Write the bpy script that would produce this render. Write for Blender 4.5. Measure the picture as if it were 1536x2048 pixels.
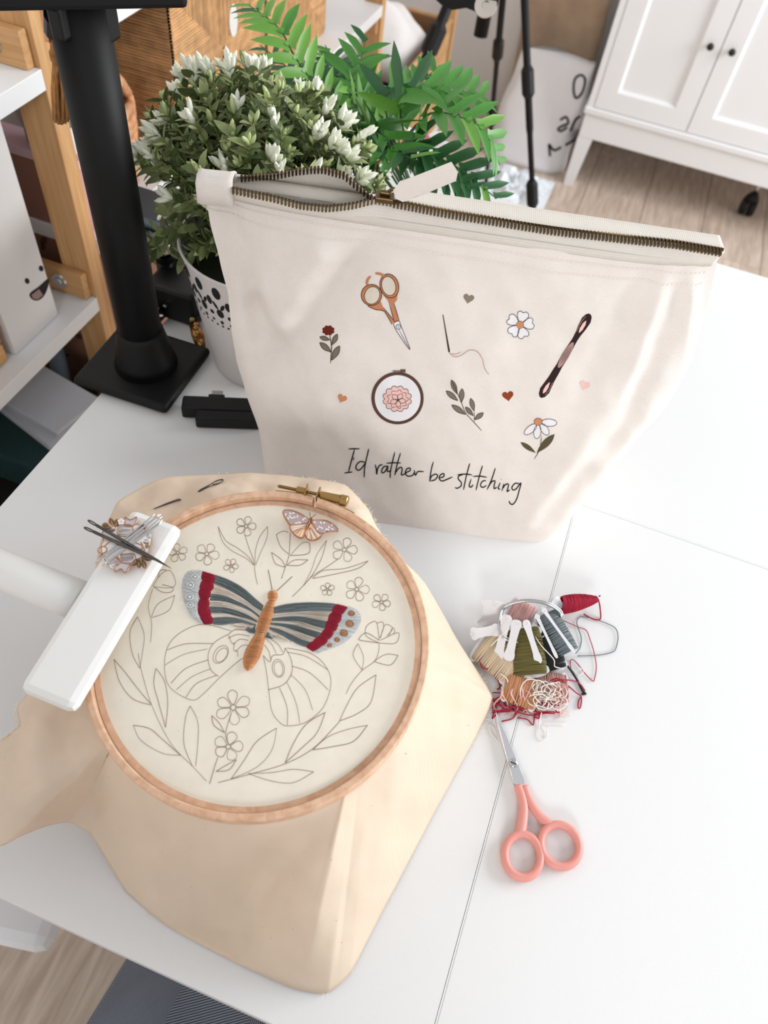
import bpy, bmesh, math, random
from mathutils import Vector, Matrix, noise, geometry
from mathutils.bvhtree import BVHTree
random.seed(7)
for o in list(bpy.data.objects): bpy.data.objects.remove(o)
SC = bpy.context.scene
COL = SC.collection
# ------------------------------------------------------------------ camera
# desk top is z = 0, the floor lies at z = FLOOR; x runs along the desk front, y away from the viewer
FLOOR = -0.74
FPX, CX, CY = 1508.18, 768.0, 1024.0
CAMP = Vector((0, 0, .5))
RT = Matrix(((0.93258861, -0.33646987, 0.13063885),
             (0.34577861, 0.72903758, -0.59071259),
             (0.10351635, 0.59606395, 0.79623623)))
cd = bpy.data.cameras.new('camera'); cam = bpy.data.objects.new('camera', cd); COL.objects.link(cam)
cd.sensor_fit = 'VERTICAL'; cd.sensor_height = 36; cd.sensor_width = 27
cd.lens = FPX / 2048 * 36
cd.clip_start = .01; cd.clip_end = 60
cam.matrix_world = Matrix.Translation(CAMP) @ RT.to_4x4()
cd.dof.use_dof = True; cd.dof.focus_distance = .50; cd.dof.aperture_fstop = 9
SC.camera = cam
# ------------------------------------------------------------------ light and exposure
vs = SC.view_settings
vs.view_transform = 'Standard'; vs.look = 'None'; vs.gamma = 1; vs.use_curve_mapping = False
vs.exposure = 0.2
w = bpy.data.worlds.new('World'); SC.world = w; w.use_nodes = True
bg = w.node_tree.nodes['Background']; bg.inputs[0].default_value = (.945, .97, 1, 1); bg.inputs[1].default_value = .52
def area(name, loc, target, sx, sy, power, col=(1, 1, 1)):
    l = bpy.data.lights.new(name, 'AREA'); l.shape = 'RECTANGLE'; l.size = sx; l.size_y = sy
    l.energy = power; l.color = col
    o = bpy.data.objects.new(name, l); COL.objects.link(o); o.location = loc
    o.rotation_euler = (Vector(target) - Vector(loc)).to_track_quat('-Z', 'Y').to_euler()
    return o
area('window_daylight', (2.05, 1.50, .85), (0, .55, .0), 1.6, 1.3, 60, (.97, .985, 1))
area('front_fill_light', (.55, -1.80, 1.05), (0, .45, .1), .6, .5, 18, (.99, .995, 1))  # added fill light that brightens the pouch front; no such window is known

# ------------------------------------------------------------------ pixel -> place helpers (measuring the photograph onto known planes)
def ray(x, y):
    return RT @ Vector(((x - CX) / FPX, -(y - CY) / FPX, -1))
def PP(x, y, p0, n):
    d = ray(x, y); p0 = Vector(p0); n = Vector(n)
    return CAMP + d * ((p0 - CAMP).dot(n) / d.dot(n))
def PZ(x, y, z): return PP(x, y, (0, 0, z), (0, 0, 1))
def PY(x, y, Y): return PP(x, y, (0, Y, 0), (0, 1, 0))
def PX(x, y, X): return PP(x, y, (X, 0, 0), (1, 0, 0))

# ------------------------------------------------------------------ materials
def lin(c):
    return tuple(((v / 255) / 12.92 if v / 255 <= .04045 else ((v / 255 + .055) / 1.055) ** 2.4) for v in c)
MATS = {}
def M(name, col, rough=.55, metal=0, var=0, vscale=30, bump=0, bscale=200, trans=0, spec=.5, attr=False, stretch=None, alpha=1, sheen=0, coat=0):
    if name in MATS: return MATS[name]
    m = bpy.data.materials.new(name); m.use_nodes = True; nt = m.node_tree; N = nt.nodes; L = nt.links
    b = N['Principled BSDF']; c = lin(col) + (1,)
    b.inputs['Base Color'].default_value = c; b.inputs['Roughness'].default_value = rough
    b.inputs['Metallic'].default_value = metal; b.inputs['Specular IOR Level'].default_value = spec
    b.inputs['Coat Weight'].default_value = coat
    if alpha < 1: b.inputs['Alpha'].default_value = alpha
    tc = N.new('ShaderNodeTexCoord'); mp = N.new('ShaderNodeMapping'); L.new(tc.outputs['Object'], mp.inputs[0])
    if stretch: mp.inputs['Scale'].default_value = stretch
    cs = None
    if var:
        nz = N.new('ShaderNodeTexNoise'); nz.inputs['Scale'].default_value = vscale; nz.inputs['Detail'].default_value = 4
        L.new(mp.outputs[0], nz.inputs['Vector'])
        mr = N.new('ShaderNodeMapRange'); mr.inputs[1].default_value = .3; mr.inputs[2].default_value = .7
        mr.inputs[3].default_value = 1 - var; mr.inputs[4].default_value = 1 + var
        L.new(nz.outputs[0], mr.inputs[0])
        mx = N.new('ShaderNodeMix'); mx.data_type = 'RGBA'; mx.blend_type = 'MULTIPLY'; mx.inputs[0].default_value = 1
        mx.inputs[6].default_value = c; L.new(mr.outputs[0], mx.inputs[7]); cs = mx.outputs[2]
    if attr:
        at = N.new('ShaderNodeAttribute'); at.attribute_name = 'tone'
        mx = N.new('ShaderNodeMix'); mx.data_type = 'RGBA'; mx.blend_type = 'MULTIPLY'; mx.inputs[0].default_value = 1
        if cs: L.new(cs, mx.inputs[6])
        else: mx.inputs[6].default_value = c
        L.new(at.outputs['Color'], mx.inputs[7]); cs = mx.outputs[2]
    if cs: L.new(cs, b.inputs['Base Color'])
    if bump:
        nb = N.new('ShaderNodeTexNoise'); nb.inputs['Scale'].default_value = bscale; nb.inputs['Detail'].default_value = 3
        L.new(mp.outputs[0], nb.inputs['Vector'])
        bp = N.new('ShaderNodeBump'); bp.inputs['Strength'].default_value = bump; bp.inputs['Distance'].default_value = .001
        L.new(nb.outputs[0], bp.inputs['Height']); L.new(bp.outputs[0], b.inputs['Normal'])
    if trans:
        tr = N.new('ShaderNodeBsdfTranslucent'); tr.inputs[0].default_value = c
        if cs: L.new(cs, tr.inputs[0])
        ms = N.new('ShaderNodeMixShader'); ms.inputs[0].default_value = trans
        L.new(b.outputs[0], ms.inputs[1]); L.new(tr.outputs[0], ms.inputs[2]); L.new(ms.outputs[0], N['Material Output'].inputs[0])
    MATS[name] = m
    return m
def cloth_mat(name, col, period, strength, var=.05, trans=0, twill=False, dark=None, vscale=60, dist=.0004, specks=None, tcol=None, cweave=.12):
    """woven cloth: two crossing wave bands in UV (metres) drive bump and a slight colour change"""
    m = bpy.data.materials.new(name); m.use_nodes = True; nt = m.node_tree; N = nt.nodes; L = nt.links
    b = N['Principled BSDF']; b.inputs['Roughness'].default_value = .9; b.inputs['Specular IOR Level'].default_value = .15
    tc = N.new('ShaderNodeTexCoord')
    def wave(rot):
        mp = N.new('ShaderNodeMapping'); mp.inputs['Rotation'].default_value = (0, 0, rot); L.new(tc.outputs['UV'], mp.inputs[0])
        wv = N.new('ShaderNodeTexWave'); wv.inputs['Scale'].default_value = .31416 / period
        wv.inputs['Distortion'].default_value = .6; wv.inputs['Detail'].default_value = 1; wv.inputs['Detail Scale'].default_value = .3
        L.new(mp.outputs[0], wv.inputs['Vector']); return wv.outputs['Fac']
    if twill:
        h = wave(math.radians(38))
    else:
        a, c2 = wave(0), wave(math.pi / 2)
        mul = N.new('ShaderNodeMath'); mul.operation = 'MULTIPLY'; L.new(a, mul.inputs[0]); L.new(c2, mul.inputs[1]); h = mul.outputs[0]
    nz = N.new('ShaderNodeTexNoise'); nz.inputs['Scale'].default_value = vscale; nz.inputs['Detail'].default_value = 5
    L.new(tc.outputs['UV'], nz.inputs['Vector'])
    mr = N.new('ShaderNodeMapRange'); mr.inputs[1].default_value = .3; mr.inputs[2].default_value = .7
    mr.inputs[3].default_value = 1 - var; mr.inputs[4].default_value = 1 + var; L.new(nz.outputs[0], mr.inputs[0])
    cm = N.new('ShaderNodeMix'); cm.data_type = 'RGBA'
    cc = lin(col)
    cm.inputs[6].default_value = (lin(dark) if dark else tuple(v * (1 - cweave) for v in cc)) + (1,)
    cm.inputs[7].default_value = cc + (1,); L.new(h, cm.inputs[0])
    mx = N.new('ShaderNodeMix'); mx.data_type = 'RGBA'; mx.blend_type = 'MULTIPLY'; mx.inputs[0].default_value = 1
    L.new(cm.outputs[2], mx.inputs[6]); L.new(mr.outputs[0], mx.inputs[7]); out = mx.outputs[2]
    if specks:
        vo = N.new('ShaderNodeTexVoronoi'); vo.inputs['Scale'].default_value = specks; L.new(tc.outputs['UV'], vo.inputs['Vector'])
        lt = N.new('ShaderNodeMath'); lt.operation = 'LESS_THAN'; lt.inputs[1].default_value = .035; L.new(vo.outputs['Distance'], lt.inputs[0])
        ms2 = N.new('ShaderNodeMath'); ms2.operation = 'MULTIPLY'; ms2.inputs[1].default_value = .6; L.new(lt.outputs[0], ms2.inputs[0])
        mx2 = N.new('ShaderNodeMix'); mx2.data_type = 'RGBA'; L.new(ms2.outputs[0], mx2.inputs[0]); L.new(out, mx2.inputs[6])
        mx2.inputs[7].default_value = lin((120, 85, 55)) + (1,); out = mx2.outputs[2]
    L.new(out, b.inputs['Base Color'])
    bp = N.new('ShaderNodeBump'); bp.inputs['Strength'].default_value = strength; bp.inputs['Distance'].default_value = dist
    L.new(h, bp.inputs['Height']); L.new(bp.outputs[0], b.inputs['Normal'])
    if trans:
        tr = N.new('ShaderNodeBsdfTranslucent'); tr.inputs[0].default_value = lin(tcol or col) + (1,)
        ms = N.new('ShaderNodeMixShader'); ms.inputs[0].default_value = trans
        L.new(b.outputs[0], ms.inputs[1]); L.new(tr.outputs[0], ms.inputs[2]); L.new(ms.outputs[0], N['Material Output'].inputs[0])
    MATS[name] = m
    return m
def wood_mat(name, col, dark, scale=18, axis='Y', rough=.5, stretch=12):
    m = bpy.data.materials.new(name); m.use_nodes = True; nt = m.node_tree; N = nt.nodes; L = nt.links
    b = N['Principled BSDF']; b.inputs['Roughness'].default_value = rough; b.inputs['Specular IOR Level'].default_value = .3
    tc = N.new('ShaderNodeTexCoord'); mp = N.new('ShaderNodeMapping'); L.new(tc.outputs['Object'], mp.inputs[0])
    s = [stretch] * 3; s['XYZ'.index(axis)] = 1; mp.inputs['Scale'].default_value = s
    oi = N.new('ShaderNodeObjectInfo'); ad = N.new('ShaderNodeVectorMath'); ad.operation = 'ADD'
    cb = N.new('ShaderNodeMath'); cb.operation = 'MULTIPLY'; cb.inputs[1].default_value = 37; L.new(oi.outputs['Random'], cb.inputs[0])
    L.new(mp.outputs[0], ad.inputs[0]); L.new(cb.outputs[0], ad.inputs[1])
    nz = N.new('ShaderNodeTexNoise'); nz.inputs['Scale'].default_value = scale; nz.inputs['Detail'].default_value = 6; nz.inputs['Distortion'].default_value = .6
    L.new(ad.outputs[0], nz.inputs['Vector'])
    rp = N.new('ShaderNodeMapRange'); rp.inputs[1].default_value = .32; rp.inputs[2].default_value = .68; L.new(nz.outputs[0], rp.inputs[0])
    mx = N.new('ShaderNodeMix'); mx.data_type = 'RGBA'; mx.inputs[6].default_value = lin(dark) + (1,); mx.inputs[7].default_value = lin(col) + (1,)
    L.new(rp.outputs[0], mx.inputs[0]); L.new(mx.outputs[2], b.inputs['Base Color'])
    bp = N.new('ShaderNodeBump'); bp.inputs['Strength'].default_value = .15; bp.inputs['Distance'].default_value = .0005
    L.new(nz.outputs[0], bp.inputs['Height']); L.new(bp.outputs[0], b.inputs['Normal'])
    MATS[name] = m
    return m

# ------------------------------------------------------------------ mesh helpers
class MB:
    def __init__(s): s.v = []; s.f = []; s.tone = {}; s.uv = None
    def add(s, vs, fs):
        k = len(s.v); s.v += [Vector(p) for p in vs]; s.f += [tuple(i + k for i in f) for f in fs]; return k
    def box(s, lo, hi, m=None):
        x0, y0, z0 = lo; x1, y1, z1 = hi
        vs = [Vector(p) for p in ((x0, y0, z0), (x1, y0, z0), (x1, y1, z0), (x0, y1, z0), (x0, y0, z1), (x1, y0, z1), (x1, y1, z1), (x0, y1, z1))]
        if m: vs = [m @ p for p in vs]
        s.add(vs, [(0, 3, 2, 1), (4, 5, 6, 7), (0, 1, 5, 4), (1, 2, 6, 5), (2, 3, 7, 6), (3, 0, 4, 7)]); return s
    def tube(s, pts, r, n=8, closed=False, caps=True, flat=None, up=None):
        """sweep; r number or list; flat = (scale along frame normal) for oval sections"""
        pts = [Vector(p) for p in pts]; K = len(pts)
        rs = r if isinstance(r, (list, tuple)) else [r] * K
        prev = None; rings = []
        for i, p in enumerate(pts):
            if closed: t = pts[(i + 1) % K] - pts[i - 1]
            else: t = pts[min(i + 1, K - 1)] - pts[max(i - 1, 0)]
            if t.length < 1e-9: t = Vector((0, 0, 1))
            t.normalize()
            if up is not None: a = Vector(up) - t * t.dot(Vector(up))
            elif prev is None:
                a = Vector((0, 0, 1)) if abs(t.z) < .9 else Vector((1, 0, 0)); a = a - t * t.dot(a)
            else: a = prev - t * t.dot(prev)
            if a.length < 1e-9: a = t.orthogonal()
            a.normalize(); prev = a; b = t.cross(a)
            k1 = 1 if flat is None else flat
            rings.append([p + (a * math.cos(q) * k1 + b * math.sin(q)) * rs[i] for q in [2 * math.pi * j / n for j in range(n)]])
        k = len(s.v)
        for rg in rings: s.v += rg
        for i in range(K if closed else K - 1):
            i2 = (i + 1) % K
            for j in range(n):
                j2 = (j + 1) % n
                s.f.append((k + i * n + j, k + i * n + j2, k + i2 * n + j2, k + i2 * n + j))
        if caps and not closed:
            s.f.append(tuple(k + j for j in range(n))[::-1]); s.f.append(tuple(k + (K - 1) * n + j for j in range(n)))
        return s
    def lathe(s, prof, c, n=24, axis=(0, 0, 1), caps=True):
        ax = Vector(axis).normalized(); a = ax.orthogonal().normalized(); b = ax.cross(a); c = Vector(c); k = len(s.v)
        for r, z in prof:
            s.v += [c + ax * z + (a * math.cos(q) + b * math.sin(q)) * r for q in [2 * math.pi * j / n for j in range(n)]]
        for i in range(len(prof) - 1):
            for j in range(n):
                j2 = (j + 1) % n; s.f.append((k + i * n + j, k + i * n + j2, k + (i + 1) * n + j2, k + (i + 1) * n + j))
        if caps:
            if prof[0][0] > 1e-6: s.f.append(tuple(k + j for j in range(n))[::-1])
            if prof[-1][0] > 1e-6: s.f.append(tuple(k + (len(prof) - 1) * n + j for j in range(n)))
        return s
    def ball(s, c, r, n=10, m=6, sc=(1, 1, 1)):
        prof = [(math.sin(math.pi * i / m) * r, -math.cos(math.pi * i / m) * r) for i in range(m + 1)]
        k = len(s.v); s.lathe([(max(p, 1e-5), z) for p, z in prof], (0, 0, 0), n, caps=False)
        for i in range(k, len(s.v)): s.v[i] = Vector(c) + Vector([s.v[i][q] * sc[q] for q in range(3)])
        return s
    def build(s, name, mat, parent=None, smooth=False, bevel=0, solid=0, subsurf=0, label=None):
        me = bpy.data.meshes.new(name); me.from_pydata([tuple(p) for p in s.v], [], s.f)
        if smooth: me.polygons.foreach_set('use_smooth', [True] * len(me.polygons))
        if s.tone:
            at = me.attributes.new('tone', 'FLOAT_COLOR', 'POINT')
            for i in range(len(s.v)):
                q = s.tone.get(i, 1.0); q = q if isinstance(q, tuple) else (q, q, q)
                at.data[i].color = q + (1,)
        if s.uv:
            ul = me.uv_layers.new(name='UVMap')
            for l in me.loops: ul.data[l.index].uv = s.uv[l.vertex_index]
        if mat: me.materials.append(mat)
        me.validate(); me.update()
        return obj(name, me, parent, bevel, solid, subsurf, label)
def obj(name, me, parent=None, bevel=0, solid=0, subsurf=0, label=None):
    o = bpy.data.objects.new(name, me); COL.objects.link(o)
    if parent is not None: attach(o, parent)
    if bevel:
        b = o.modifiers.new('bevel', 'BEVEL'); b.width = bevel; b.segments = 2; b.limit_method = 'ANGLE'; b.angle_limit = .7
    if solid:
        b = o.modifiers.new('solid', 'SOLIDIFY'); b.thickness = solid; b.offset = -1
    if subsurf:
        b = o.modifiers.new('sub', 'SUBSURF'); b.levels = subsurf; b.render_levels = subsurf
    if label: o['label'] = label
    return o
WM = {}
def attach(o, parent, basis=None):
    o.parent = parent
    o.matrix_parent_inverse = WM.get(parent.name, Matrix.Identity(4)).inverted()
    if basis is not None: o.matrix_basis = basis; WM[o.name] = basis
def thing(name, label, cat, loc=(0, 0, 0), group=None):
    o = bpy.data.objects.new(name, None); COL.objects.link(o); o.location = loc; o.empty_display_size = .02
    WM[o.name] = Matrix.Translation(Vector(loc)); tag(o, label, cat, group); return o
def tag(o, label=None, cat=None, group=None, kind=None):
    if label: o['label'] = label
    if cat: o['category'] = cat
    if group: o['group'] = group
    if kind: o['kind'] = kind
    return o
def struct(o): o['kind'] = 'structure'; return o
def stuff(o): o['kind'] = 'stuff'; return o

# ---- outlines measured in pixels, laid on a map (plane or surface)
def cr(pts, n=6, closed=False):
    """Catmull-Rom resample of 2-D or 3-D points"""
    P = [Vector(p) for p in pts]; K = len(P); out = []
    if K < 3 and not closed: return [P[0].lerp(P[1], i / n) for i in range(n + 1)]
    for i in range(K if closed else K - 1):
        if closed: p0, p1, p2, p3 = P[i - 1], P[i], P[(i + 1) % K], P[(i + 2) % K]
        else: p0, p1, p2, p3 = P[max(i - 1, 0)], P[i], P[i + 1], P[min(i + 2, K - 1)]
        for j in range(n):
            t = j / n
            out.append(.5 * ((2 * p1) + (p2 - p0) * t + (2 * p0 - 5 * p1 + 4 * p2 - p3) * t * t + (3 * p1 - p0 - 3 * p2 + p3) * t ** 3))
    if not closed: out.append(P[-1])
    return out
def resample(pts, step):
    P = [Vector(p) for p in pts]; out = [P[0]]; acc = 0
    for a, b in zip(P, P[1:]):
        d = (b - a).length
        if d < 1e-9: continue
        k = max(1, int(math.ceil(d / step)))
        out += [a.lerp(b, i / k) for i in range(1, k + 1)]
    return out
def crop(ox, oy, s):
    return lambda pts: [(ox + x / s, oy + y / s) for x, y in pts]
def ribbon(mb, mp, pts, width, closed=False, step=4, taper=True, smooth=True):
    P = cr(pts, 6, closed) if smooth and len(pts) > 2 else [Vector(p) for p in pts]
    if closed: P.append(P[0])
    P = resample(P, step); K = len(P); k = len(mb.v)
    for i, p in enumerate(P):
        t = P[min(i + 1, K - 1)] - P[max(i - 1, 0)]
        if t.length < 1e-6: t = Vector((1, 0))
        t.normalize(); n = Vector((-t.y, t.x)); hw = width / 2
        if taper and not closed: hw *= .55 + .45 * min(1, min(i, K - 1 - i) / 3)
        mb.v += [mp(*(p + n * hw)), mp(*(p - n * hw))]
    mb.f += [(k + 2 * i, k + 2 * i + 1, k + 2 * i + 3, k + 2 * i + 2) for i in range(K - 1)]
def fill(mb, mp, poly, maxlen=14):
    P = [Vector((p[0], p[1], 0)) for p in poly]
    tris = [tuple(t) for t in geometry.tessellate_polygon([P])]
    V = [Vector(p[:2]) for p in P]; cache = {}
    def mid(a, b):
        q = (min(a, b), max(a, b))
        if q not in cache: cache[q] = len(V); V.append((V[a] + V[b]) / 2)
        return cache[q]
    for _ in range(4):
        out = []; ch = False
        for a, b, c in tris:
            if max((V[a] - V[b]).length, (V[b] - V[c]).length, (V[c] - V[a]).length) > maxlen:
                ab, bc, ca = mid(a, b), mid(b, c), mid(c, a); out += [(a, ab, ca), (ab, b, bc), (ca, bc, c), (ab, bc, ca)]; ch = True
            else: out.append((a, b, c))
        tris = out
        if not ch: break
    k = len(mb.v); mb.v += [mp(*p) for p in V]; mb.f += [tuple(k + i for i in t) for t in tris]
def slab(mb, mtop, mbot, poly):
    P = [Vector((p[0], p[1], 0)) for p in poly]; K = len(P); k = len(mb.v)
    mb.v += [mtop(p.x, p.y) for p in P] + [mbot(p.x, p.y) for p in P]
    for t in geometry.tessellate_polygon([P]):
        mb.f.append(tuple(k + i for i in t)); mb.f.append(tuple(k + K + i for i in t[::-1]))
    mb.f += [(k + i, k + (i + 1) % K, k + K + (i + 1) % K, k + K + i) for i in range(K)]
def ell(cx, cy, rx, ry, rot=0, n=28, a0=0, a1=360):
    c, s = math.cos(math.radians(rot)), math.sin(math.radians(rot)); out = []
    for i in range(n):
        q = math.radians(a0 + (a1 - a0) * i / (n if a1 - a0 >= 360 else n - 1)); x, y = rx * math.cos(q), ry * math.sin(q)
        out.append((cx + x * c - y * s, cy + x * s + y * c))
    return out
def lens(p, q, wdt, n=8, bend=0):
    p, q = Vector(p), Vector(q); d = q - p; nn = Vector((-d.y, d.x)).normalized(); a = []; b = []
    for i in range(n + 1):
        t = i / n; hw = math.sin(math.pi * t ** .85) * wdt / 2; c = p + d * t + nn * bend * math.sin(math.pi * t)
        a.append(c + nn * hw); b.append(c - nn * hw)
    return [tuple(v) for v in a + b[-2:0:-1]]
def heart(cx, cy, s, rot=0):
    out = []
    for i in range(28):
        t = 2 * math.pi * i / 28; x = .5 * math.sin(t) ** 3; y = -(13 * math.cos(t) - 5 * math.cos(2 * t) - 2 * math.cos(3 * t) - math.cos(4 * t)) / 32
        c, q = math.cos(math.radians(rot)), math.sin(math.radians(rot)); out.append((cx + s * (x * c - y * q), cy + s * (x * q + y * c)))
    return out
def wob(cx, cy, rx, ry, k, amp, n=48, ph=0):
    return [(cx + rx * (1 + amp * abs(math.sin(k * q / 2 + ph))) * math.cos(q), cy + ry * (1 + amp * abs(math.sin(k * q / 2 + ph))) * math.sin(q)) for q in [2 * math.pi * i / n for i in range(n)]]
# ================================================================== the room
m_wall = M('wall paint', (244, 241, 238), .8, bump=.05, bscale=300)
m_oak = wood_mat('oak laminate', (216, 199, 184), (184, 164, 148), 9, 'Y', .45, 9)
m_white = M('white lacquer', (238, 239, 240), .45, bump=.03, bscale=500)
m_desk = M('white melamine', (231, 231, 231), .42, bump=.10, bscale=1500, spec=.35)
m_black = M('black satin', (8, 8, 9), .55, spec=.3)
m_blackm = M('black plastic', (13, 13, 15), .5, spec=.35)
m_pine = wood_mat('pine', (216, 172, 122), (196, 148, 98), 10, 'Z', .5, 14)
m_pinex = wood_mat('pine crosswise', (212, 168, 118), (192, 144, 94), 10, 'X', .5, 14)
m_steel = M('steel', (200, 200, 200), .25, 1)
m_dark = M('hole shade', (22, 18, 18), .9)  # near-black that paints the shade inside holes and slots

fl = struct(MB().box((-1.2, -1.2, FLOOR - .05), (2.4, 2.8, FLOOR - .012)).build('floor', M('floor underlay', (120, 105, 92), .9)))
PW, PL = .19, 1.29
pm = MB().box((0, 0, -.012), (PW - .0016, PL - .0016, 0)); pme = None
for i in range(19):
    off = (i * .43) % PL
    for j in range(-1, 4):
        y0 = -1.2 + j * PL + off
        if y0 > 2.75 or y0 + PL < -1.15: continue
        if pme is None:
            o = pm.build('plank', m_oak); pme = o.data; b = o.modifiers.new('bevel', 'BEVEL'); b.width = .0012
        else: o = obj('plank', pme, bevel=.0012)
        attach(o, fl, Matrix.Translation((-1.2 + i * PW, y0, FLOOR)))
struct(MB().box((-1.05, 2.8, FLOOR), (2.4, 2.9, 1.7)).build('wall_back', m_wall))
struct(MB().box((-1.05, -.9, FLOOR), (-.95, 2.8, 1.7)).build('wall_left', m_wall))

# ------------------------------------------------------------------ desk
desk = thing('desk', 'white desk with hairline seams between its tabletop panels', 'desk', (.2, .45, FLOOR))
for lo, hi in (((-.36, .018), (.0672, .889)), ((.0684, .018), (.85, .4507)), ((.0684, .4519), (.85, .889))):
    MB().box((lo[0], lo[1], -.022), (hi[0], hi[1], 0)).build('tabletop_panel', m_desk, desk, bevel=.0005)
MB().box((-.33, .06, -.052), (.82, .86, -.0225)).build('apron', m_desk, desk)
MB().box((.0674, .02, -.01), (.0682, .887, .0002)).build('joint_strip', m_white, desk)
MB().box((.0684, .4509, -.01), (.84, .4517, .0001)).build('joint_strip', m_white, desk)
for x in (-.31, .74):
    for y in (.4, .80): MB().box((x, y, FLOOR), (x + .05, y + .05, -.0525)).build('leg', m_white, desk, bevel=.002)

# ------------------------------------------------------------------ low stool under the desk, seated person
cnr = PZ(88, 1906, -.40); e1 = (PZ(0, 1887, -.40) - cnr).normalized(); e2 = (PZ(128, 1862, -.40) - cnr); e2 = (e2 - e1 * e2.dot(e1)).normalized()
st = thing('stool', 'white low stool half hidden below the front edge of the desk', 'stool', (cnr.x - .12, cnr.y + .1, FLOOR))
Ms = Matrix((( -e1.x, e2.x, 0, cnr.x), (-e1.y, e2.y, 0, cnr.y), (0, 0, 1, 0), (0, 0, 0, 1)))
MB().box((-.15, 0, -.435), (0, .19, -.40), Ms).build('seat', m_white, st, bevel=.014)
for x in (-.135, -.10):
    for y in (.09, .14): MB().box((x, y, FLOOR), (x + .025, y + .025, -.436), Ms).build('leg', m_white, st)
m_denim = cloth_mat('denim', (158, 166, 178), .0016, .4, .14, twill=True, dark=(66, 72, 84), vscale=14)
m_shirt = M('white cotton top', (228, 226, 224), .9); m_skin = M('skin', (222, 178, 154), .6); m_hair = M('brown hair', (92, 62, 44), .6)
def person():
    """seated behind the camera: legs under the desk, hands in the lap"""
    me = bpy.data.meshes.new('person')
    V = [((0, -.42, -.16), .15), ((-.085, -.30, -.19), .10), ((-.085, -.02, -.225), .082), ((-.085, .17, -.25), .064), ((-.09, .21, -.40), .056), ((-.09, .18, -.66), .042), ((-.09, .20, -.70), .04), ((-.09, .30, -.712), .03),
         ((.09, -.30, -.19), .10), ((.09, -.02, -.225), .082), ((.09, .17, -.25), .064), ((.09, .21, -.40), .056), ((.09, .18, -.66), .042), ((.09, .20, -.70), .04), ((.09, .30, -.712), .03),
         ((0, -.42, .02), .125), ((0, -.43, .17), .14), ((0, -.43, .29), .085), ((0, -.42, .37), .048), ((0, -.40, .45), .075), ((0, -.40, .54), .085), ((0, -.40, .60), .06)]  # unseen torso and head, added to shade the calico and desk front
    E = [(0, 1), (1, 2), (2, 3), (3, 4), (4, 5), (5, 6), (6, 7), (0, 8), (8, 9), (9, 10), (10, 11), (11, 12), (12, 13), (13, 14), (0, 15), (15, 16), (16, 17), (17, 18), (18, 19), (19, 20), (20, 21)]
    for s in (-1, 1):
        k = len(V)
        V += [((s * .13, -.43, .255), .06), ((s * .20, -.43, .22), .05), ((s * .25, -.40, .02), .040), ((s * .19, -.25, -.085), .030), ((s * .14, -.20, -.095), .026)]
        E += [(17, k), (k, k + 1), (k + 1, k + 2), (k + 2, k + 3), (k + 3, k + 4)]
        for f in range(5):
            b = len(V); a = (f - 2) * .016
            V += [((s * (.10 - .2 * abs(a)), -.165 + a, -.100), .0095), ((s * (.065 + .004 * abs(f - 2)), -.145 + a * 1.2, -.108), .0085)]; E += [(k + 4, b), (b, b + 1)]
    me.from_pydata([v for v, r in V], E, [])
    o = obj('person', me); sk = o.modifiers.new('skin', 'SKIN'); sk.use_smooth_shade = True
    for i, (v, r) in enumerate(V): me.skin_vertices[0].data[i].radius = (r * 1.25, r) if i in (15, 16) else (r, r)
    me.skin_vertices[0].data[0].use_root = True
    o.modifiers.new('sub', 'SUBSURF').render_levels = 2
    dg = bpy.context.evaluated_depsgraph_get(); m2 = bpy.data.meshes.new_from_object(o.evaluated_get(dg)); bpy.data.objects.remove(o)
    m2.name = 'person'; m2.materials.clear()
    for m_ in (m_denim, m_shirt, m_skin, m_blackm): m2.materials.append(m_)
    for p in m2.polygons:
        c = p.center
        if c.z > .345: p.material_index = 2
        elif abs(c.x) < .2 and c.y > -.235 and c.z > -.135 and c.y < -.09: p.material_index = 2
        elif c.z < -.675: p.material_index = 3
        elif c.z > -.085: p.material_index = 1
    uv = m2.uv_layers.new(name='UVMap') if not m2.uv_layers else m2.uv_layers[0]
    for l in m2.loops:
        c = m2.vertices[l.vertex_index].co; uv.data[l.index].uv = (c.x + .3 * c.z, c.y - c.z)
    o = tag(obj('person', m2), 'seated person in blue-grey denim jeans, one thigh showing below the desk edge', 'person')
    h = MB(); h.ball((0, -.425, .545), .105, 20, 12, (.95, 1, 1.05)); h.build('hair', m_hair, o, smooth=True)
    return o
person()
seat = thing('round_stool', 'white round stool the person sits on', 'stool', (0, -.42, FLOOR))
MB().lathe([(.0001, 0), (.16, 0), (.165, .01), (.165, .03), (.0001, .035)], (0, -.42, -.345), 32).build('seat', m_white, seat, smooth=False)
for k in range(4):
    q = math.pi / 4 + k * math.pi / 2; MB().tube([(.13 * math.cos(q), -.42 + .13 * math.sin(q), -.344), (.16 * math.cos(q), -.42 + .16 * math.sin(q), FLOOR)], .014, 10).build('leg', m_pine, seat, smooth=True)

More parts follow.
